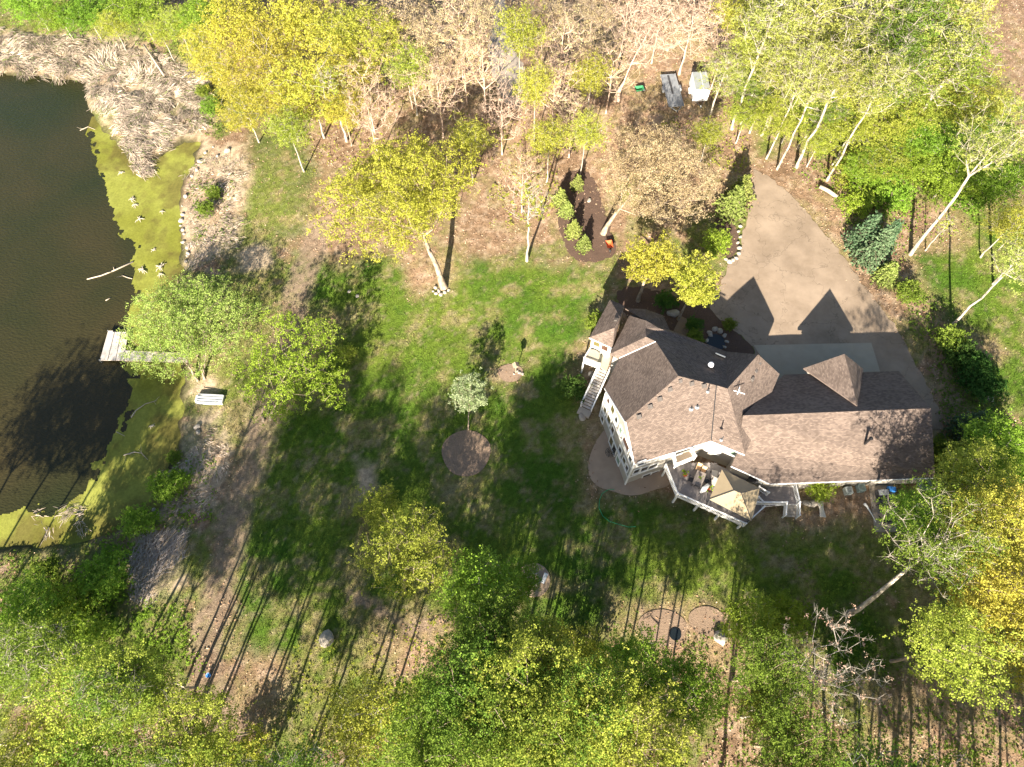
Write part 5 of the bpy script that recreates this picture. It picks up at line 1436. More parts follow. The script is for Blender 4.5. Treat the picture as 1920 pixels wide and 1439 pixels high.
tree_kind('top_bare', 22, 14, 6.2, 5.2, 8.5, 210, 8, 0.5, 0.07, 'bud', 'pink', lean=ln, fork=.14, trunk_r=.42, tw=6, k=.25)
plant_tree('top_bare', b_, 'bare pink-brown fan-shaped tree left of the two trailers', rz=0)
b_, ln = off((1707, 477), (1868, 262), 14.5)
tree_kind('big_birch', 24, 20, 5.5, 4.6, 14.5, 150, 62, 0.5, 0.075, 'aspen', 'white', lean=ln, fork=.58, trunk_r=.22, tw=5)
plant_tree('big_birch', b_, 'tall white birch leaning right from the driveway edge', rz=0)

# repeated kinds
tree_kind('yel1', 31, 13, 4.8, 3.8, 9.0, 150, 107, 0.55, 0.086, 'yellow', 'tan', fork=.35)
tree_kind('yel2', 32, 13, 4.6, 3.6, 9.0, 130, 98, 0.6, 0.086, 'yellow', 'grey', fork=.4)
tree_kind('yg1', 33, 17, 4.4, 3.4, 12.8, 150, 102, 0.55, 0.086, 'ygreen', 'tan', fork=.4)
tree_kind('yg2', 34, 13, 4.2, 3.2, 9.4, 120, 98, 0.6, 0.08, 'ygreen', 'grey', fork=.35, tw=1)
tree_kind('gr1', 35, 17, 4.4, 3.4, 12.8, 150, 112, 0.55, 0.086, 'green', 'tan', fork=.45)
tree_kind('gr2', 36, 13, 4.2, 3.0, 9.6, 130, 112, 0.55, 0.092, 'bright', 'grey', fork=.4)
tree_kind('bf1', 37, 14, 4.6, 4.2, 9.6, 160, 34, 0.55, 0.069, 'buff', 'tan', fork=.3, tw=6)
tree_kind('bf2', 38, 13, 4.2, 4.2, 9.0, 140, 12, 0.5, .075, 'buff', 'pink', fork=.25, tw=4)
tree_kind('ba1', 39, 13, 5.0, 4.4, 8.4, 170, 6, 0.5, 0.07, 'bud', 'pink', fork=.18, tw=5, k=.28)
tree_kind('as1', 40, 22, 3.2, 4.8, 16.0, 120, 62, 0.5, 0.069, 'aspen', 'white', fork=.5, trunk_r=.14, tw=5)
tree_kind('as2', 41, 21, 3.0, 4.8, 15.0, 110, 72, 0.5, 0.069, 'aspen', 'white', fork=.45, trunk_r=.14, tw=5)
tree_kind('as3', 42, 21, 3.2, 4.2, 15.6, 110, 82, 0.55, 0.075, 'green', 'white', fork=.5, trunk_r=.14, tw=5)
tree_kind('sp1', 43, 13, 2.0, 3.0, 9.6, 70, 12, 0.4, 0.1, 'ygreen', 'grey', fork=.5, tw=3)
tree_kind('sh1', 44, 3.2, 2.0, 1.3, 1.7, 60, 112, 0.34, 0.075, 'bright', 'tan', fork=.1, stems=4, trunk_r=.05)
tree_kind('sh2', 45, 2.2, 1.4, 1.0, 1.1, 44, 112, 0.28, 0.063, 'green', 'tan', fork=.1, stems=4, trunk_r=.04)
tree_kind('sh3', 46, 2.0, 1.3, .9, 1.0, 44, 121, 0.26, 0.069, 'dark', 'dark', fork=.1, stems=4, trunk_r=.04)
tree_kind('sh4', 47, 3.0, 1.9, 1.4, 1.6, 60, 112, 0.34, 0.069, 'ygreen', 'tan', fork=.1, stems=4, trunk_r=.05)
spruce_kind('spruce', 48, 4.5, 1.5, 'spruce'); spruce_kind('yspruce', 49, 2.6, 1.15, 'ysp', n=18)

CZ = {'yel1': 9.0, 'yel2': 9.0, 'yg1': 12.8, 'yg2': 9.4, 'gr1': 12.8, 'gr2': 9.6, 'bf1': 9.6, 'bf2': 9.0, 'ba1': 8.4, 'as1': 16.0, 'as2': 15.0, 'as3': 15.6, 'sp1': 9.6}
def by_crown(key, px, py, label, h=None, cr=None, group=None, **k):
    h0, r0 = TREES[key][3:]; hh = h or h0
    return plant_tree(key, crown_base(px, py, CZ[key] * hh / h0), label, hh, cr * 1.18 if cr else None, group, **k)
def by_base(key, px, py, label, h=None, cr=None, group=None, **k):
    h0 = TREES[key][3]
    return plant_tree(key, G(px, py), label, h or h0, cr, group, **k)

TOPW = 'woods along the top edge'
for key, x, y, lb, h, cr in (
    ('gr2', 55, 0, 'lime tree in the top left corner above the reeds', 7, 4.2), ('gr2', 160, 22, 'lime tree above the matted reeds, second from the left edge', 6.5, 3.6),
    ('gr2', 255, 12, 'lime tree at the top edge, third from the left', 8, 3.6), ('yg2', 330, 40, 'thin lime tree at the top beside the leaning grey log', 8, 3.4),
    ('gr2', 380, 25, 'green tree at the top touching the golden trees', 9, 3.4), ('yel1', 440, 45, 'golden tree nearest the green trees of the top left', 13, 4.8),
    ('yel2', 500, 110, 'golden tree over the path north of the reeds, in the middle of the golden group', 13, 4.6), ('yel1', 560, 40, 'golden tree at the top edge, centre of the golden group', 14, 4.8),
    ('yel2', 430, 130, 'lowest left golden tree beside the shore rocks', 10, 3.6), ('yel2', 580, 170, 'thin golden tree with bare trunk above the lawn corner', 12, 4.4),
    ('yg2', 640, 60, 'yellow-green tree at the top between golden and buff trees', 14, 4.4), ('yg1', 700, 70, 'yellow-green tree in the top woods with a dark fork below', 14, 4.0),
    ('bf1', 745, 35, 'buff tree at the top edge left of the woodland track', 15, 4.6), ('bf1', 815, 70, 'buff tree close left of the woodland track', 14, 4.2),
    ('bf2', 860, 30, 'sparse pinkish tree over the woodland track at the top', 15, 4.0), ('bf2', 1055, 70, 'sparse buff tree right of the woodland track', 14, 3.8),
    ('yg2', 975, 60, 'narrow yellow-green tree just right of the woodland track', 16, 3.4), ('bf1', 1110, 30, 'pale tree at the top edge left of the bare fan tree', 14, 4.2),
    ('ba1', 1300, 35, 'bare pinkish tree at the top above the enclosed trailer', 14, 5.6), ('ba1', 1180, 0, 'bare pinkish tree at the top edge behind the fan-shaped tree', 14, 4.6),
    ('yg2', 1385, 30, 'yellow-green tree at the top right of the bare trees', 13, 3.8), ('as1', 1445, 40, 'aspen at the top edge right of the yellow-green tree', 23, 4.0),
    ('as2', 1520, 40, 'pale aspen at the top edge, second of the row', 23, 4.2), ('yel1', 1565, 60, 'golden tree among the top right aspens', 11, 4.0), ('as1', 1640, 30, 'aspen at the top edge, middle of the right half', 23, 4.2),
    ('as3', 1720, 40, 'green aspen at the top edge right of centre woods', 23, 4.4), ('as2', 1800, 20, 'aspen in the top right corner woods with white trunk', 23, 4.2), ('as3', 1790, 120, 'green aspen below the top right corner', 21, 4.6),
    ('as1', 1480, 130, 'aspen left of the golden tree, over the driveway woods', 15, 3.6), ('as3', 1420, 150, 'green aspen beside the covered machine', 10, 3.4), ('yg2', 1400, 215, 'low yellow-green tree above the driveway top', 7, 3.0),
    ('yg1', 1660, 210, 'yellow-green tree in the middle of the right woods', 11, 4.2), ('yg1', 1740, 190, 'yellow-green tree above the dark gap in the right woods', 12, 4.4), ('yg2', 1600, 240, 'yellow-green tree right of the white aspen trunks', 9, 3.8),
    ('gr2', 1845, 240, 'green tree left of the tall leaning birch crown', 9, 3.6), ('gr2', 1700, 290, 'bright green tree above the east lawn', 7, 3.6), ('gr2', 1790, 320, 'bright green tree under the leaning birch', 7, 3.6), ('yg2', 1660, 300, 'yellow-green tree near the pale litter above the east lawn', 7, 3.2)):
    by_crown(key, x, y, lb, h, cr, TOPW)
for key, x, y, lb, h, cr in (
    ('yg2', 782, 216, 'tan-trunked tree with dark fork in the top woods clearing', 12, 4.0), ('bf2', 876, 197, 'buff tree with short pale trunk left of the track end', 12, 3.4), ('yg2', 1000, 272, 'narrow tree with white trunk right of the track end', 14, 3.2),
    ('yg2', 1088, 338, 'thin yellow-green tree above the north mulch bed', 12, 3.0), ('sp1', 988, 490, 'slender nearly bare tree at the lawn top edge', 15, 2.6), ('sp1', 650, 265, 'slender sparse tree above the big yellow-green tree', 14, 2.8),
    ('as2', 1405, 250, 'aspen with white trunk, leftmost of the driveway row', 18, 3.0), ('as1', 1437, 298, 'aspen with white trunk, second of the driveway row', 20, 3.0), ('as1', 1457, 318, 'aspen with white trunk, third of the driveway row', 20, 3.2),
    ('as2', 1550, 339, 'aspen with long white trunk, rightmost of the driveway row', 22, 3.4), ('as1', 1592, 200, 'aspen with white trunk deep in the right woods', 22, 3.4), ('as2', 1698, 210, 'aspen with white trunk left of the dark gap', 22, 3.4), ('as1', 1650, 190, 'aspen with white trunk between the golden and green woods', 21, 3.0),
    ('as2', 1783, 612, 'white-trunked tree leaning out at the right edge of the east lawn', 20, 3.4), ('as1', 1862, 533, 'white-trunked tree at the right edge, upper of two', 20, 3.4),
    ('sp1', 1735, 470, 'slender sapling at the top of the east lawn', 7, 1.3), ('sp1', 1860, 480, 'slender sapling near the right edge of the east lawn', 8, 1.4)):
    by_base(key, x, y, lb, h, cr, TOPW)
EXTRA = (('ba1', 690, 210, 'bare tree with fine twigs left above the hero tree crown', 13, 3.6), ('bf2', 820, 160, 'sparse buff tree left of the track end', 13, 3.6), ('ba1', 940, 200, 'bare tree right of the track end', 13, 3.4), ('yg2', 1030, 260, 'thin yellow-green tree below the track end', 11, 3.0), ('bf2', 1150, 120, 'sparse buff tree in front of the fan-shaped tree', 12, 3.2), ('bf1', 900, 20, 'buff tree over the track at the very top', 15, 3.6), ('bf2', 980, 330, 'sparse buff tree above the lawn top edge', 10, 3.0), ('yg2', 880, 260, 'thin yellow-green tree above the big spreading crown', 11, 2.8), ('yel2', 455, 195, 'thin golden tree above the shore grass, lowest of the group', 10, 3.4), ('yel2', 530, 185, 'thin golden tree at the path top', 11, 3.4), ('yel1', 640, 200, 'golden tree just above the big spreading tree', 10, 3.2), ('yg1', 1620, 150, 'yellow-green tree in the heart of the right woods', 14, 4.2), ('yg1', 1430, 80, 'yellow-green tree left in the aspen woods', 14, 3.8), ('yg2', 1500, 190, 'yellow-green tree right of the leftmost white trunks', 10, 3.4), ('yg1', 1820, 180, 'yellow-green tree near the top right dark gap', 13, 4.0), ('gr2', 1740, 250, 'green tree at the middle right above the lawn', 9, 3.6), ('yg1', 1560, 110, 'yellow-green tree under the golden top tree', 14, 4.0), ('yg2', 1690, 60, 'yellow-green tree at the top among aspens', 15, 4.0), ('bf2', 905, 110, 'sparse pinkish tree hanging over the woodland track', 13, 3.2), ('bf2', 1040, 150, 'sparse buff tree right of the track, lower row', 13, 3.4), ('ba1', 760, 120, 'bare pinkish tree left of the track, lower row', 12, 3.8), ('bf2', 680, 150, 'sparse buff tree above the big yellow-green tree', 13, 3.6), ('ba1', 620, 20, 'bare tree at the top among golden trees', 13, 3.6),
         ('yg2', 540, 240, 'thin yellow-green tree at the lawn corner above the path', 11, 3.2), ('yel2', 640, 120, 'thin golden tree right of the golden group', 13, 3.8), ('bf1', 1020, 20, 'buff tree at the top edge right of the track', 14, 3.6), ('ba1', 1240, 30, 'bare pinkish tree at the top between fan tree and trailers', 12, 4.2), ('ba1', 1360, 80, 'bare tree right of the covered machine at the top', 12, 3.4),
         ('yg2', 1110, 140, 'yellow-green tree left of the fan-shaped bare tree', 12, 2.8), ('bf2', 1075, 215, 'sparse pale tree above the north mulch bed, left', 11, 2.8), ('as2', 1585, 130, 'pale aspen in the middle of the right woods', 22, 3.8), ('as3', 1680, 110, 'green aspen right of the golden top tree', 22, 4.0), ('as1', 1360, 130, 'aspen beside the enclosed trailer', 13, 3.0), ('as3', 1540, 190, 'green aspen over the driveway row', 11, 3.4), ('yg1', 1470, 220, 'yellow-green tree between the white driveway trunks', 9, 3.0),
         ('as2', 1760, 110, 'aspen near the top right corner woods, lower row', 22, 3.8), ('yg2', 1540, 260, 'low yellow-green tree at the driveway top right', 7, 2.6), ('gr2', 1620, 310, 'bright green low tree right of the fallen log', 6, 2.6), ('gr2', 1870, 330, 'bright green tree at the right edge above the lawn', 8, 3.2), ('yg2', 1900, 420, 'yellow-green tree at the right edge beside the east lawn', 9, 3.0), ('yg2', 1330, 250, 'low yellow-green tree below the enclosed trailer', 7, 2.4), ('gr2', 1880, 830, 'green tree at the right edge right of the garage', 9, 3.4), ('yg1', 1840, 900, 'yellow-green tree at the right above the golden trees', 10, 3.4),
         ('gr2', 110, 30, 'lime tree between the first two at the top left', 6, 3.0), ('yg2', 210, 45, 'olive thin tree above the reeds', 7, 2.8), ('yg2', 300, 60, 'thin lime tree above the fallen reed log', 7, 2.6), ('yel2', 380, 80, 'thin golden tree leftmost of the golden group', 10, 3.2))
for key, x, y, lb, h, cr in EXTRA: by_crown(key, x, y, lb, h, cr, TOPW)
LOW = 'woods along the bottom edge'
for key, x, y, lb, h, cr in (
    ('gr2', 905, 1105, 'dense green tree beside the fire pit slab', 14.0, 4.2), ('gr2', 975, 1085, 'bright green tree overhanging the fire pit slab', 9, 2.6), ('gr1', 930, 1200, 'green tree just below the fire pit', 15.6, 4.2),
    ('yg1', 1010, 1240, 'yellow-green tree left of the dark shaded lawn', 15.6, 4.0), ('yg1', 990, 1300, 'yellow-green tree in the bottom middle woods', 18.0, 4.8), ('gr1', 870, 1270, 'green tree left in the bottom middle woods', 15.6, 4.0),
    ('yg2', 690, 1350, 'pale yellow-green tree at the bottom left of centre', 14, 4.8), ('gr2', 800, 1360, 'bright green tree at the bottom edge left of centre', 13, 4.4), ('yg1', 1090, 1330, 'yellow-green tree in the bottom woods right of centre', 18.0, 4.4),
    ('yg1', 1060, 1400, 'yellow-green tree at the bottom edge in the middle', 18.0, 5.0), ('gr1', 930, 1410, 'green tree at the bottom edge in the middle', 15.6, 4.4), ('gr2', 1180, 1260, 'green tree below the shaded lawn left of the bark bed', 12, 4.0),
    ('gr2', 1290, 1300, 'feathery green tree below the brown bark bed', 12, 4.0), ('ba1', 1240, 1320, 'bare pinkish tree among the bottom green woods', 13, 4.0), ('yg1', 1190, 1400, 'yellow-green tree at the bottom edge right of the bare tree', 16.8, 4.6),
    ('yg2', 1440, 1340, 'yellow-green tree under the leaning bare tree', 11, 3.6), ('gr1', 1490, 1400, 'green tree at the bottom edge right', 14.4, 3.8), ('gr2', 1400, 1165, 'blue-green tree on the lower lawn left of the leaning trunk', 9, 3.0), ('gr1', 1440, 1260, 'dull green tree below the lower lawn', 14.0, 3.6),
    ('yel1', 1870, 1120, 'golden tree at the right edge below the garage', 15, 5.4), ('yg1', 1800, 1215, 'yellow-green tree under the leaning white-trunked tree', 15.6, 4.4), ('yel2', 1900, 980, 'golden tree at the right edge level with the decks', 13, 4.8), ('yg1', 1850, 985, 'yellow-green tree right of the side patio', 14.0, 4.2),
    ('yel2', 1915, 1210, 'lowest golden tree at the right edge', 13, 4.2), ('gr2', 1720, 960, 'light green tree touching the side patio', 9, 3.2),
    ('gr2', 35, 1140, 'bright green tree at the left edge below the pond', 8, 3.6), ('gr2', 20, 1230, 'green tree at the left edge, second below the pond', 10, 3.8), 
    ):
    by_crown(key, x, y, lb, h, cr * .80, LOW)
for key, x, y, lb, h, cr in (('gr1', 905, 1330, 'tall dense green tree in the bottom woods left of centre', 18, 4.4), ('gr1', 985, 1395, 'tall dense green tree at the bottom edge in the very middle', 19, 4.6), ('gr1', 1060, 1345, 'tall green tree between yellow-green bottom crowns', 18, 4.2), ('gr1', 830, 1420, 'tall dense green tree at the bottom edge left of the middle', 19, 4.4), ('as3', 250, 1268, 'tall tree at lower left whose thin trunk shadow runs to the track', 22, 3.6), ('yg1', 327, 1330, 'olive tree in the bottom left woods, nearest the corner', 19, 4.2), ('as3', 357, 1318, 'tall slender tree left of the dirt track at the bottom', 22, 3.0), ('yg1', 383, 1310, 'olive tree left of the blue bucket', 20, 3.6), ('as3', 405, 1335, 'tall slender tree beside the dirt track near the blue bucket', 21, 2.8),
                             ('yg1', 478, 1376, 'yellow-green tree right of the dirt track at the bottom', 19, 3.4), ('yg2', 205, 1400, 'olive tree in the bottom left corner', 15, 4.4), ('gr1', 320, 1445, 'green tree at the bottom edge left', 18, 4.2), ('as3', 440, 1430, 'slender tree at the bottom edge beside the dirt track', 20, 3.0), ('as3', 365, 1290, 'slender tree behind the olive trees left of the track', 20, 2.4),
                             ('as3', -20, 1318, 'tall tree beyond the left edge shading the dark water', 18, 4.2), ('as3', 60, 1392, 'tall tree at lower left whose shadow crosses the algae', 18, 4.0), ('gr1', -40, 1285, 'tall green tree beyond the left edge above the pond corner', 19, 4.6), ('gr1', -215, 1262, 'tall green tree furthest beyond the left edge', 17, 4.8), ('gr1', -70, 1262, 'tall green tree beyond the left edge whose shadow meets the algae', 16.5, 4.4), ('gr1', -130, 1245, 'tall green tree far beyond the left edge of the pond', 16.5, 4.8), ('as3', 570, 1470, 'tall tree below the picture right of the dirt track', 21, 3.2), ('as3', 640, 1450, 'tall tree at the bottom edge under the pale yellow-green crown', 20, 3.2)):
    by_base(key, x, y, lb, h, cr, LOW)
# trees just below the picture whose shadows fall into it
BEL = 'trees standing just below the picture'
rb_ = random.Random(11)
for i, (x, y) in enumerate(((480, 1500), (330, 1540), (620, 1560), (760, 1600), (900, 1560), (1040, 1590), (1200, 1540), (1330, 1590), (1420, 1520), (1540, 1480), (1600, 1560), (1680, 1500), (1740, 1600), (1800, 1490), (1880, 1560), (1960, 1480), (2040, 1400), (2040, 1250), (2060, 1560), (180, 1520), (1640, 1640), (1500, 1640), (60, 1560), (1450, 1720), (1540, 1760), (1620, 1740), (1700, 1700), (1760, 1780), (1830, 1680), (1900, 1740), (1980, 1660), (2060, 1740), (1660, 1820), (1580, 1850), (1800, 1840), (1940, 1830), (500, 1640), (380, 1660))):
    by_base(rb_.choice(('gr1', 'as3', 'yg1', 'gr1')), x, y, 'tall woodland tree just beyond the bottom edge casting its shadow inward', rb_.uniform(15, 19), rb_.uniform(3.4, 4.8), BEL)

# small evergreens and shrubs
for key, x, y, lb, s_ in (('yspruce', 1082, 352, 'young yellow-green spruce at the top of the north mulch bed', 1.1), ('yspruce', 1050, 382, 'young spruce at the left of the north mulch bed', 1.3), ('yspruce', 1062, 402, 'young spruce in the middle of the north mulch bed', 1.2), ('yspruce', 1075, 440, 'young spruce low in the north mulch bed', 1.3), ('yspruce', 1094, 466, 'lowest young spruce of the north mulch bed', 1.2),
                          ('spruce', 1606, 462, 'spruce right of the driveway, uppermost of the group', 1.7), ('spruce', 1624, 492, 'spruce right of the driveway, pale middle one', 1.9), ('yspruce', 1655, 525, 'yellowish spruce right of the driveway, lowest of the group', 1.7), ('spruce', 1645, 470, 'dark spruce right of the driveway, furthest from it', 1.6),
                          ('spruce', 1795, 812, 'blue-green spruce right of the garage end', 1.5), ('yspruce', 1368, 400, 'feathery yellow-green evergreen left of the driveway top', 2.3), ('yspruce', 1385, 372, 'tall feathery evergreen at the driveway top corner', 2.0)):
    h0, r0 = TREES[key][3:]
    plant_tree(key, G(x, y), lb, h0 * s_ * .8, r0 * s_ * .75 if key == 'spruce' else r0 * s_ * .8, 'small evergreens', name='evergreen', cat='evergreen')
for key, x, y, lb, s_ in (('sh2', 1112, 612, 'green shrub against the west wing wall', 1.0), ('sh3', 1075, 735, 'dark shrub in shade left of the stairs', 1.2), ('sh3', 1298, 615, 'clipped dark green shrub right of the front walkway', .8), ('sh2', 1300, 640, 'olive shrub between the front walkway and garden pool', .9), ('sh2', 1365, 615, 'low green shrub along the driveway bed', .7), ('sh3', 1245, 572, 'dark shrub under the golden tree', 1.0),
                          ('sh1', 1527, 925, 'bright green clump by the garage wall near the porch', .75), ('sh3', 1790, 680, 'glossy dark shrub right of the driveway, upper', 1.5), ('sh3', 1815, 705, 'glossy dark shrub right of the driveway, middle', 1.6), ('sh3', 1832, 735, 'glossy dark shrub right of the driveway, lower', 1.5), ('sh2', 1770, 650, 'green shrub at the edge of the east lawn', 1.5), ('sh1', 1600, 400, 'bright green bush right of the litter strip', 1.1), ('sh1', 1630, 360, 'bright green bush above the spruces', 1.7), ('sh1', 1690, 340, 'bright green bush at the top of the east lawn', 1.7), ('sh1', 1745, 360, 'bright green bush beside the pale litter patch', 1.5), ('sh4', 1590, 340, 'yellowish bush right of the fallen log', 1.4), ('sh1', 1800, 390, 'bright green bush right of the pale litter patch', 1.4), ('sh2', 1695, 560, 'low green bush between spruces and east lawn', 1.3), ('sh1', 1860, 350, 'bright green bush near the right edge', 1.7), ('sh1', 1665, 390, 'bright green bush left of the birch foot', 1.3),
                          ('sh2', 1750, 850, 'green bush below the garage corner', 1.2), ('sh1', 1830, 850, 'light green bush right of the blue-green spruce', 1.6), ('sh4', 1790, 900, 'yellowish bush right of the garage corner', 1.6), ('sh1', 1850, 900, 'leafy bush at the right, under golden trees', 1.8), ('sh2', 390, 400, 'dark green bush among the shore grass', 1.0), ('sh2', 405, 370, 'dark green bush above another in the shore grass', .9), ('sh2', 385, 180, 'green bush beside the uppermost shore rock', .9), ('sh1', 400, 215, 'green bush right of the uppermost shore rock', .8),
                          ('sh2', 330, 860, 'green bush on the shore below the rowboat', .7), ('sh1', 320, 920, 'green bush on the lower shore by the algae', 1.0), ('sh1', 270, 985, 'green bush above the grey brush pile', 1.0), ('sh1', 345, 905, 'round green bush on the tan lower shore', .6), ('sh1', 215, 1090, 'green bush left of the grey brush pile', 1.4), ('sh1', 150, 1150, 'green bush in shade at lower left', 1.6), ('sh2', 100, 1080, 'dark bush under the pond shore shade', 1.4), ('sh4', 80, 1230, 'yellowish bush at the lower left', 1.6), ('sh1', 190, 1210, 'green bush above the lower left woods', 1.4),
                          ('sh4', 715, 965, 'yellow-green bush left of the pale lower tree', 1.2), ('sh4', 655, 668, 'thin yellow-green bush at the edge of the bright shore tree', .6), ('sh1', 1340, 470, 'green bush between the pale tree and driveway', 1.0), ('sh4', 1080, 1235, 'light bush at the edge of the shaded lawn', 1.5), ('sh1', 1450, 1160, 'green bush on the lower lawn by the blue-green tree', 1.3), ('sh4', 470, 1420, 'yellowish bush at the bottom by the dirt track', 1.2)):
    h0, r0 = TREES[key][3:]
    plant_tree(key, G(x, y), lb, h0 * s_, r0 * s_, 'shrubs and bushes', name='shrub', cat='shrub')
# potted plants on the deck
for x, y, lb in ((1285.5, 890, 'flowering pot plant left of the deck table'), (1330, 915, 'leafy pot plant by the folded umbrella'), (1312, 897, 'small green plant on the deck table')):
    tabl = 'on the deck table' in lb
    c_ = dk(x, y, .75 if tabl else .4); c_[2] += .76 if tabl else .01
    o = thing('potted_plant', lb, 'plant', c_, 'potted plants on the main deck')
    k = .5 if tabl else 1.0
    MB().lathe(c_, [(.14 * k, 0), (.20 * k, .32 * k), (.22 * k, .34 * k), (.16 * k, .33 * k)], 14).build('pot', M_ORANGE if not tabl else M_DARK, o)
    rng = np.random.default_rng(int(x)); C = c_ + rng.normal(0, .16 * k, (14, 3)) + np.array([0, 0, .5 * k])
    V, F, v = leaves(C, rng, 10, .10 * k, .08 * k + .02)
    me = fast_mesh('foliage', V, F, LM['bright'], attrs={'v': v}); q = place('foliage', me, o); q.matrix_parent_inverse = world_mat(o).inverted()
# ------------------------------------------------------------------ ground cover that nobody could count
RNG = np.random.default_rng(77)
def in_view(n, x0=-84, x1=84, y0=-6, y1=108):
    x = RNG.uniform(x0, x1, n); y = RNG.uniform(y0, y1, n)
    d = np.stack([x, y, np.zeros(n)], 1) - EYE; w = d @ FWD
    px = CX + F_PX * (d @ RT) / w; py = CY - F_PX * (d @ UP) / w
    k = (px > -70) & (px < 1990) & (py > -60) & (py < 1500)
    return x[k], y[k]
hard = [drive_w, gpoly(PATIO), gpoly([(1413, 640), (1633, 640), (1652, 720), (1460, 725)]), [np.array(p) for p in foot], [np.array(p) for p in GF], gpoly([(1628, 900), (1676, 900), (1684, 1000), (1636, 1000)])] + [gpoly(p) for p in MULCH.values()] + [gpoly([(922, -60), (945, -60), (950, 40), (962, 90), (985, 130), (990, 190), (945, 190), (915, 90), (925, 30)])]
def off_hard(x, y, margin=0.0, beds=None):
    k = np.ones(x.shape, bool)
    for i, p in enumerate(hard):
        o_ = sdist(x, y, p) < margin
        k &= (o_ | beds) if (beds is not None and 6 <= i <= 8) else o_
    if beds is None:
      for px, py, r in ((875, 853, 2.3), (957, 700, 1.4), (1245, 1180, 2.4), (1000, 1088, 1.8), (1342, 643, 1.3)):
          c_ = G(px, py); k &= np.hypot(x - c_[0], y - c_[1]) > r * RNG.uniform(.8, 1.05, len(x))
    return k & (sdist(x, y, pond_w) < -.15)
def vmat(name, ca, cb, trans=.25): return leaf_mat(name, ca, cb, trans, 0.0)

# grass blades: one triangle each
x, y = in_view(950000)
c, gr, lt = ground_col(x, y)
k = (RNG.uniform(0, 1, len(x)) < gr ** 1.3) & off_hard(x, y)
x, y, c = x[k], y[k], c[k]; z = ground_z(x, y); n = len(x)
a = RNG.uniform(0, 6.28, n); hgt = RNG.uniform(.06, .15, n) * (.6 + .8 * fbm(x * .3, y * .3, 61)); w = RNG.uniform(.03, .06, n); ln_ = RNG.normal(0, .05, (n, 2))
b0 = np.stack([x - np.cos(a) * w, y - np.sin(a) * w, z - .02], 1); b1 = np.stack([x + np.cos(a) * w, y + np.sin(a) * w, z - .02], 1); tp = np.stack([x + ln_[:, 0], y + ln_[:, 1], z + hgt], 1)
V = np.stack([b0, b1, tp], 1).reshape(-1, 3); cc = c * RNG.uniform(.45, 1.75, (n, 1)) * np.array((1.0, 1.08, .9))
M_BLADE = attr_mat('grass_blades', 'col', nscale=3, nvar=.1, bump=0)
tagp(place('grass', fast_mesh('grass', V, np.arange(n * 3).reshape(-1, 3), M_BLADE, cols={'col': np.repeat(cc, 3, 0)})), 'short patchy lawn grass covering the open ground', 'grass', kind='stuff')

# fallen leaves
x, y = in_view(190000)
c, gr, lt = ground_col(x, y)
k = (RNG.uniform(0, 1, len(x)) < lt ** 1.2 * .9) & off_hard(x, y, RNG.exponential(.35, len(x)), RNG.uniform(0, 1, len(x)) < .4)
x, y, c = x[k], y[k], c[k]; n = len(x); z = ground_z(x, y) + RNG.uniform(.04, .11, n)
P0 = np.stack([x, y, z], 1); nr = RNG.normal(0, .45, (n, 3)); nr[:, 2] = 1; nr /= np.linalg.norm(nr, axis=1)[:, None]
A_ = np.cross(nr, RNG.normal(0, 1, (n, 3))); A_ /= np.linalg.norm(A_, axis=1)[:, None]; B_ = np.cross(nr, A_); L_ = RNG.uniform(.05, .13, n)[:, None]
V = np.stack([P0 - A_ * L_, P0 + B_ * L_ * .6, P0 + A_ * L_, P0 - B_ * L_ * .6], 1).reshape(-1, 3)
pal = np.array([(.40, .26, .16), (.30, .19, .11), (.50, .37, .25), (.22, .13, .08), (.44, .29, .20)])[RNG.integers(0, 5, n)] * RNG.uniform(.7, 1.25, (n, 1))
tagp(place('leaf_litter', fast_mesh('leaf_litter', V, np.arange(n * 4).reshape(-1, 4), M_BLADE, cols={'col': np.repeat(pal, 4, 0)})), 'brown fallen leaves scattered over the woodland floor', 'leaves', kind='stuff')

# matted reeds
REED = [gpoly([(-40, 40), (60, 70), (150, 70), (250, 95), (330, 120), (385, 160), (385, 235), (330, 262), (300, 292), (262, 312), (235, 285), (170, 200), (172, 150), (60, 138), (-40, 132)]), gpoly([(245, 288), (275, 285), (285, 320), (255, 325)]), gpoly([(345, 330), (400, 290), (470, 300), (440, 470), (360, 500)]), gpoly([(300, 880), (410, 800), (430, 860), (390, 960), (300, 970)]), gpoly([(60, 960), (160, 950), (200, 985), (100, 1010)])]
segs = []
for zi, (poly, ncl, per, ll) in enumerate(zip(REED, (520, 22, 120, 60, 9), (75, 60, 26, 18, 22), (1.25, 1.2, .6, .55, 1.0))):
    P = np.array([p[:2] for p in poly]); m = 0; tries = 0; pts = []
    while len(pts) < ncl and tries < 40:
        tries += 1; q = RNG.uniform(P.min(0), P.max(0), (ncl, 2)); pts += list(q[sdist(q[:, 0], q[:, 1], poly) > 0])
    pts = np.array(pts[:ncl]); lay = 6.28 * fbm(pts[:, 0] * .18, pts[:, 1] * .18, 71, 2) * 1.6
    cx_ = np.repeat(pts[:, 0], per); cy_ = np.repeat(pts[:, 1], per); la = np.repeat(lay, per) + RNG.normal(0, .38, ncl * per)
    L_ = RNG.uniform(.5, 1.1, ncl * per) * ll; el = np.abs(RNG.normal(.22, .2, ncl * per)); j = RNG.normal(0, .35, (ncl * per, 2))
    segs.append((cx_ + j[:, 0], cy_ + j[:, 1], la, L_, el, np.repeat(RNG.uniform(.38, 1.15, ncl), per)))
x, y, la, L_, el, tone = [np.concatenate(q) for q in zip(*segs)]; n = len(x)
z = np.maximum(ground_z(x, y), WATER_Z) + RNG.uniform(0, .38, n)
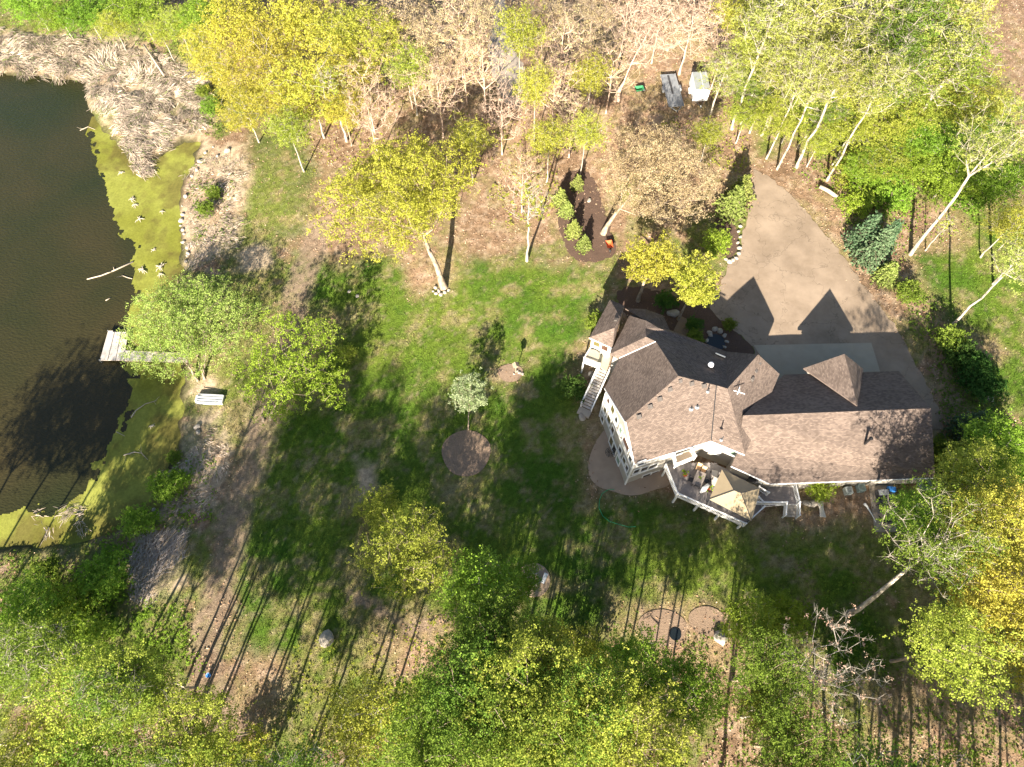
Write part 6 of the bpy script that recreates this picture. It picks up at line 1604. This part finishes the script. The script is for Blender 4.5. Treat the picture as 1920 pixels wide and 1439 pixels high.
d = np.stack([np.cos(la) * np.cos(el), np.sin(la) * np.cos(el), np.sin(el)], 1); s_ = np.stack([-np.sin(la), np.cos(la), RNG.normal(0, .4, n)], 1)
P0 = np.stack([x, y, z], 1); w = RNG.uniform(.013, .03, n)[:, None]; P1 = P0 + d * L_[:, None] * .55; P2 = P0 + d * L_[:, None] - np.array([0, 0, .12]) * L_[:, None]
V = np.stack([P0 - s_ * w, P0 + s_ * w, P1 + s_ * w, P1 - s_ * w, P1 - s_ * w, P1 + s_ * w, P2 + s_ * w * .3, P2 - s_ * w * .3], 1).reshape(-1, 3)
pal = (np.array((.66, .53, .41)) * tone[:, None]) * RNG.uniform(.7, 1.25, (n, 1)); gm = RNG.uniform(0, 1, n) < .10; pal[gm] = np.array((.16, .22, .05)) * RNG.uniform(.7, 1.2, (gm.sum(), 1))
tagp(place('dead_reeds', fast_mesh('dead_reeds', V, np.arange(n * 8).reshape(-1, 4), M_BLADE, cols={'col': np.repeat(pal, 8, 0)})), 'pale matted dead reeds lying along the pond shore', 'reeds', kind='stuff')

# low leafy undergrowth
UZ = [([(150, 30), (400, 60), (470, 110), (400, 130), (300, 100), (180, 70)], 120, .5, 'b'), ([(370, 120), (430, 150), (420, 260), (380, 250)], 70, .4, 'g'), ([(355, 340), (440, 330), (430, 440), (370, 460)], 90, .45, 'g'), ([(300, 830), (400, 860), (400, 970), (270, 1010)], 120, .4, 'b'), ([(180, 1000), (260, 990), (260, 1130), (340, 1140), (380, 1260), (150, 1280), (60, 1100)], 420, .5, 'b'), ([(0, 1040), (180, 1080), (150, 1260), (0, 1260)], 260, .6, 'g'),
      ([(1500, 230), (1920, 160), (1960, 380), (1720, 470), (1620, 420), (1480, 320)], 620, .7, 'b'), ([(1380, 60), (1700, 20), (1700, 250), (1480, 260), (1360, 220)], 420, .7, 'y'), ([(1560, 380), (1700, 350), (1710, 470), (1640, 540)], 150, .5, 'b'), ([(1690, 560), (1760, 560), (1790, 700), (1780, 800), (1740, 700)], 160, .45, 'g'), ([(1750, 640), (1880, 720), (1920, 900), (1780, 930), (1760, 800)], 420, .6, 'g'),
      ([(560, 160), (760, 150), (760, 330), (620, 380), (560, 300)], 160, .35, 'y'), ([(860, 220), (1040, 240), (1060, 420), (900, 430)], 120, .35, 'y'), ([(1230, 230), (1400, 180), (1400, 320), (1340, 320)], 110, .4, 'y'), ([(420, 80), (640, 20), (640, 160), (470, 180)], 150, .5, 'y'), ([(1500, 1060), (1640, 1100), (1640, 1300), (1450, 1300)], 150, .4, 'g'), ([(1560, 1180), (1900, 1200), (1920, 1439), (1560, 1439)], 330, .45, 'g'), ([(540, 1200), (860, 1150), (860, 1439), (540, 1439)], 240, .4, 'y'), ([(860, 1180), (1480, 1180), (1480, 1450), (860, 1450)], 480, .5, 'g')]
acc = {'b': [], 'g': [], 'y': []}
for poly, ncl, hh, key in UZ:
    poly = gpoly(poly); P = np.array([p[:2] for p in poly]); q = RNG.uniform(P.min(0), P.max(0), (ncl * 4, 2)); q = q[(sdist(q[:, 0], q[:, 1], poly) > 0) & off_hard(q[:, 0], q[:, 1], -.3)][:ncl]
    m = fbm(q[:, 0] * .25, q[:, 1] * .25, 81); q = q[m > .38]
    sub = np.repeat(q, 4, 0) + RNG.normal(0, .35 * hh * 2, (len(q) * 4, 2)); zz = ground_z(sub[:, 0], sub[:, 1]) + np.abs(RNG.normal(.15, .3 * hh, len(sub)))
    acc[key].append(np.column_stack([sub, zz]))
for key, lm, lb in (('b', 'bright', 'bright green spring undergrowth in low clumps'), ('g', 'green', 'dull green low undergrowth in patches'), ('y', 'ygreen', 'yellowish low undergrowth on the woodland floor')):
    C = np.concatenate(acc[key]); V, F, v = leaves(C, RNG, 16, .20, .058)
    tagp(place('undergrowth', fast_mesh('undergrowth', V, F, LM[lm], attrs={'v': v})), lb, 'undergrowth', kind='stuff')

# grey brush pile on the lower shore
poly = gpoly([(240, 1060), (262, 1010), (300, 1000), (350, 1000), (345, 1050), (290, 1085), (275, 1140), (245, 1130)]); P = np.array([p[:2] for p in poly])
q = RNG.uniform(P.min(0), P.max(0), (3000, 2)); q = q[sdist(q[:, 0], q[:, 1], poly) > 0][:1000]
sg = []
for p in q:
    a = RNG.normal(1.1, .5); l = RNG.uniform(.3, 1.3); z = gz1(*p) + RNG.uniform(0, .3) if len(sg) % 5 == 0 else sg[-1][0][2] + RNG.uniform(-.05, .05)
    s0 = np.array([p[0], p[1], max(z, -.5)]); sg.append((s0, s0 + np.array([math.cos(a) * l, math.sin(a) * l, RNG.uniform(-.1, .2)]), RNG.uniform(.012, .045), .01))
V, F = tubes(sg, 4)
tagp(place('brush_pile', fast_mesh('brush_pile', V, F, mat('grey_sticks', (.46, .40, .36), var=.35, scale=2))), 'grey heap of dead sticks on the lower shore', 'brush pile', kind='stuff')
for px, py, a, l, lb in ((318, 1015, 1.0, 2.6, 'grey log in the brush pile, longest'), (345, 1025, .9, 1.3, 'short dark log at the right of the brush pile'), (312, 1002, 1.1, 1.4, 'pale log at the top of the brush pile')):
    c_ = G(px, py, .3); MB().tube([c_ - np.array([math.cos(a), math.sin(a), 0]) * l / 2, c_ + np.array([math.cos(a), math.sin(a), .1]) * l / 2], [.13, .10], 9).build('log', M_WOOD, None, label=lb, cat='log')
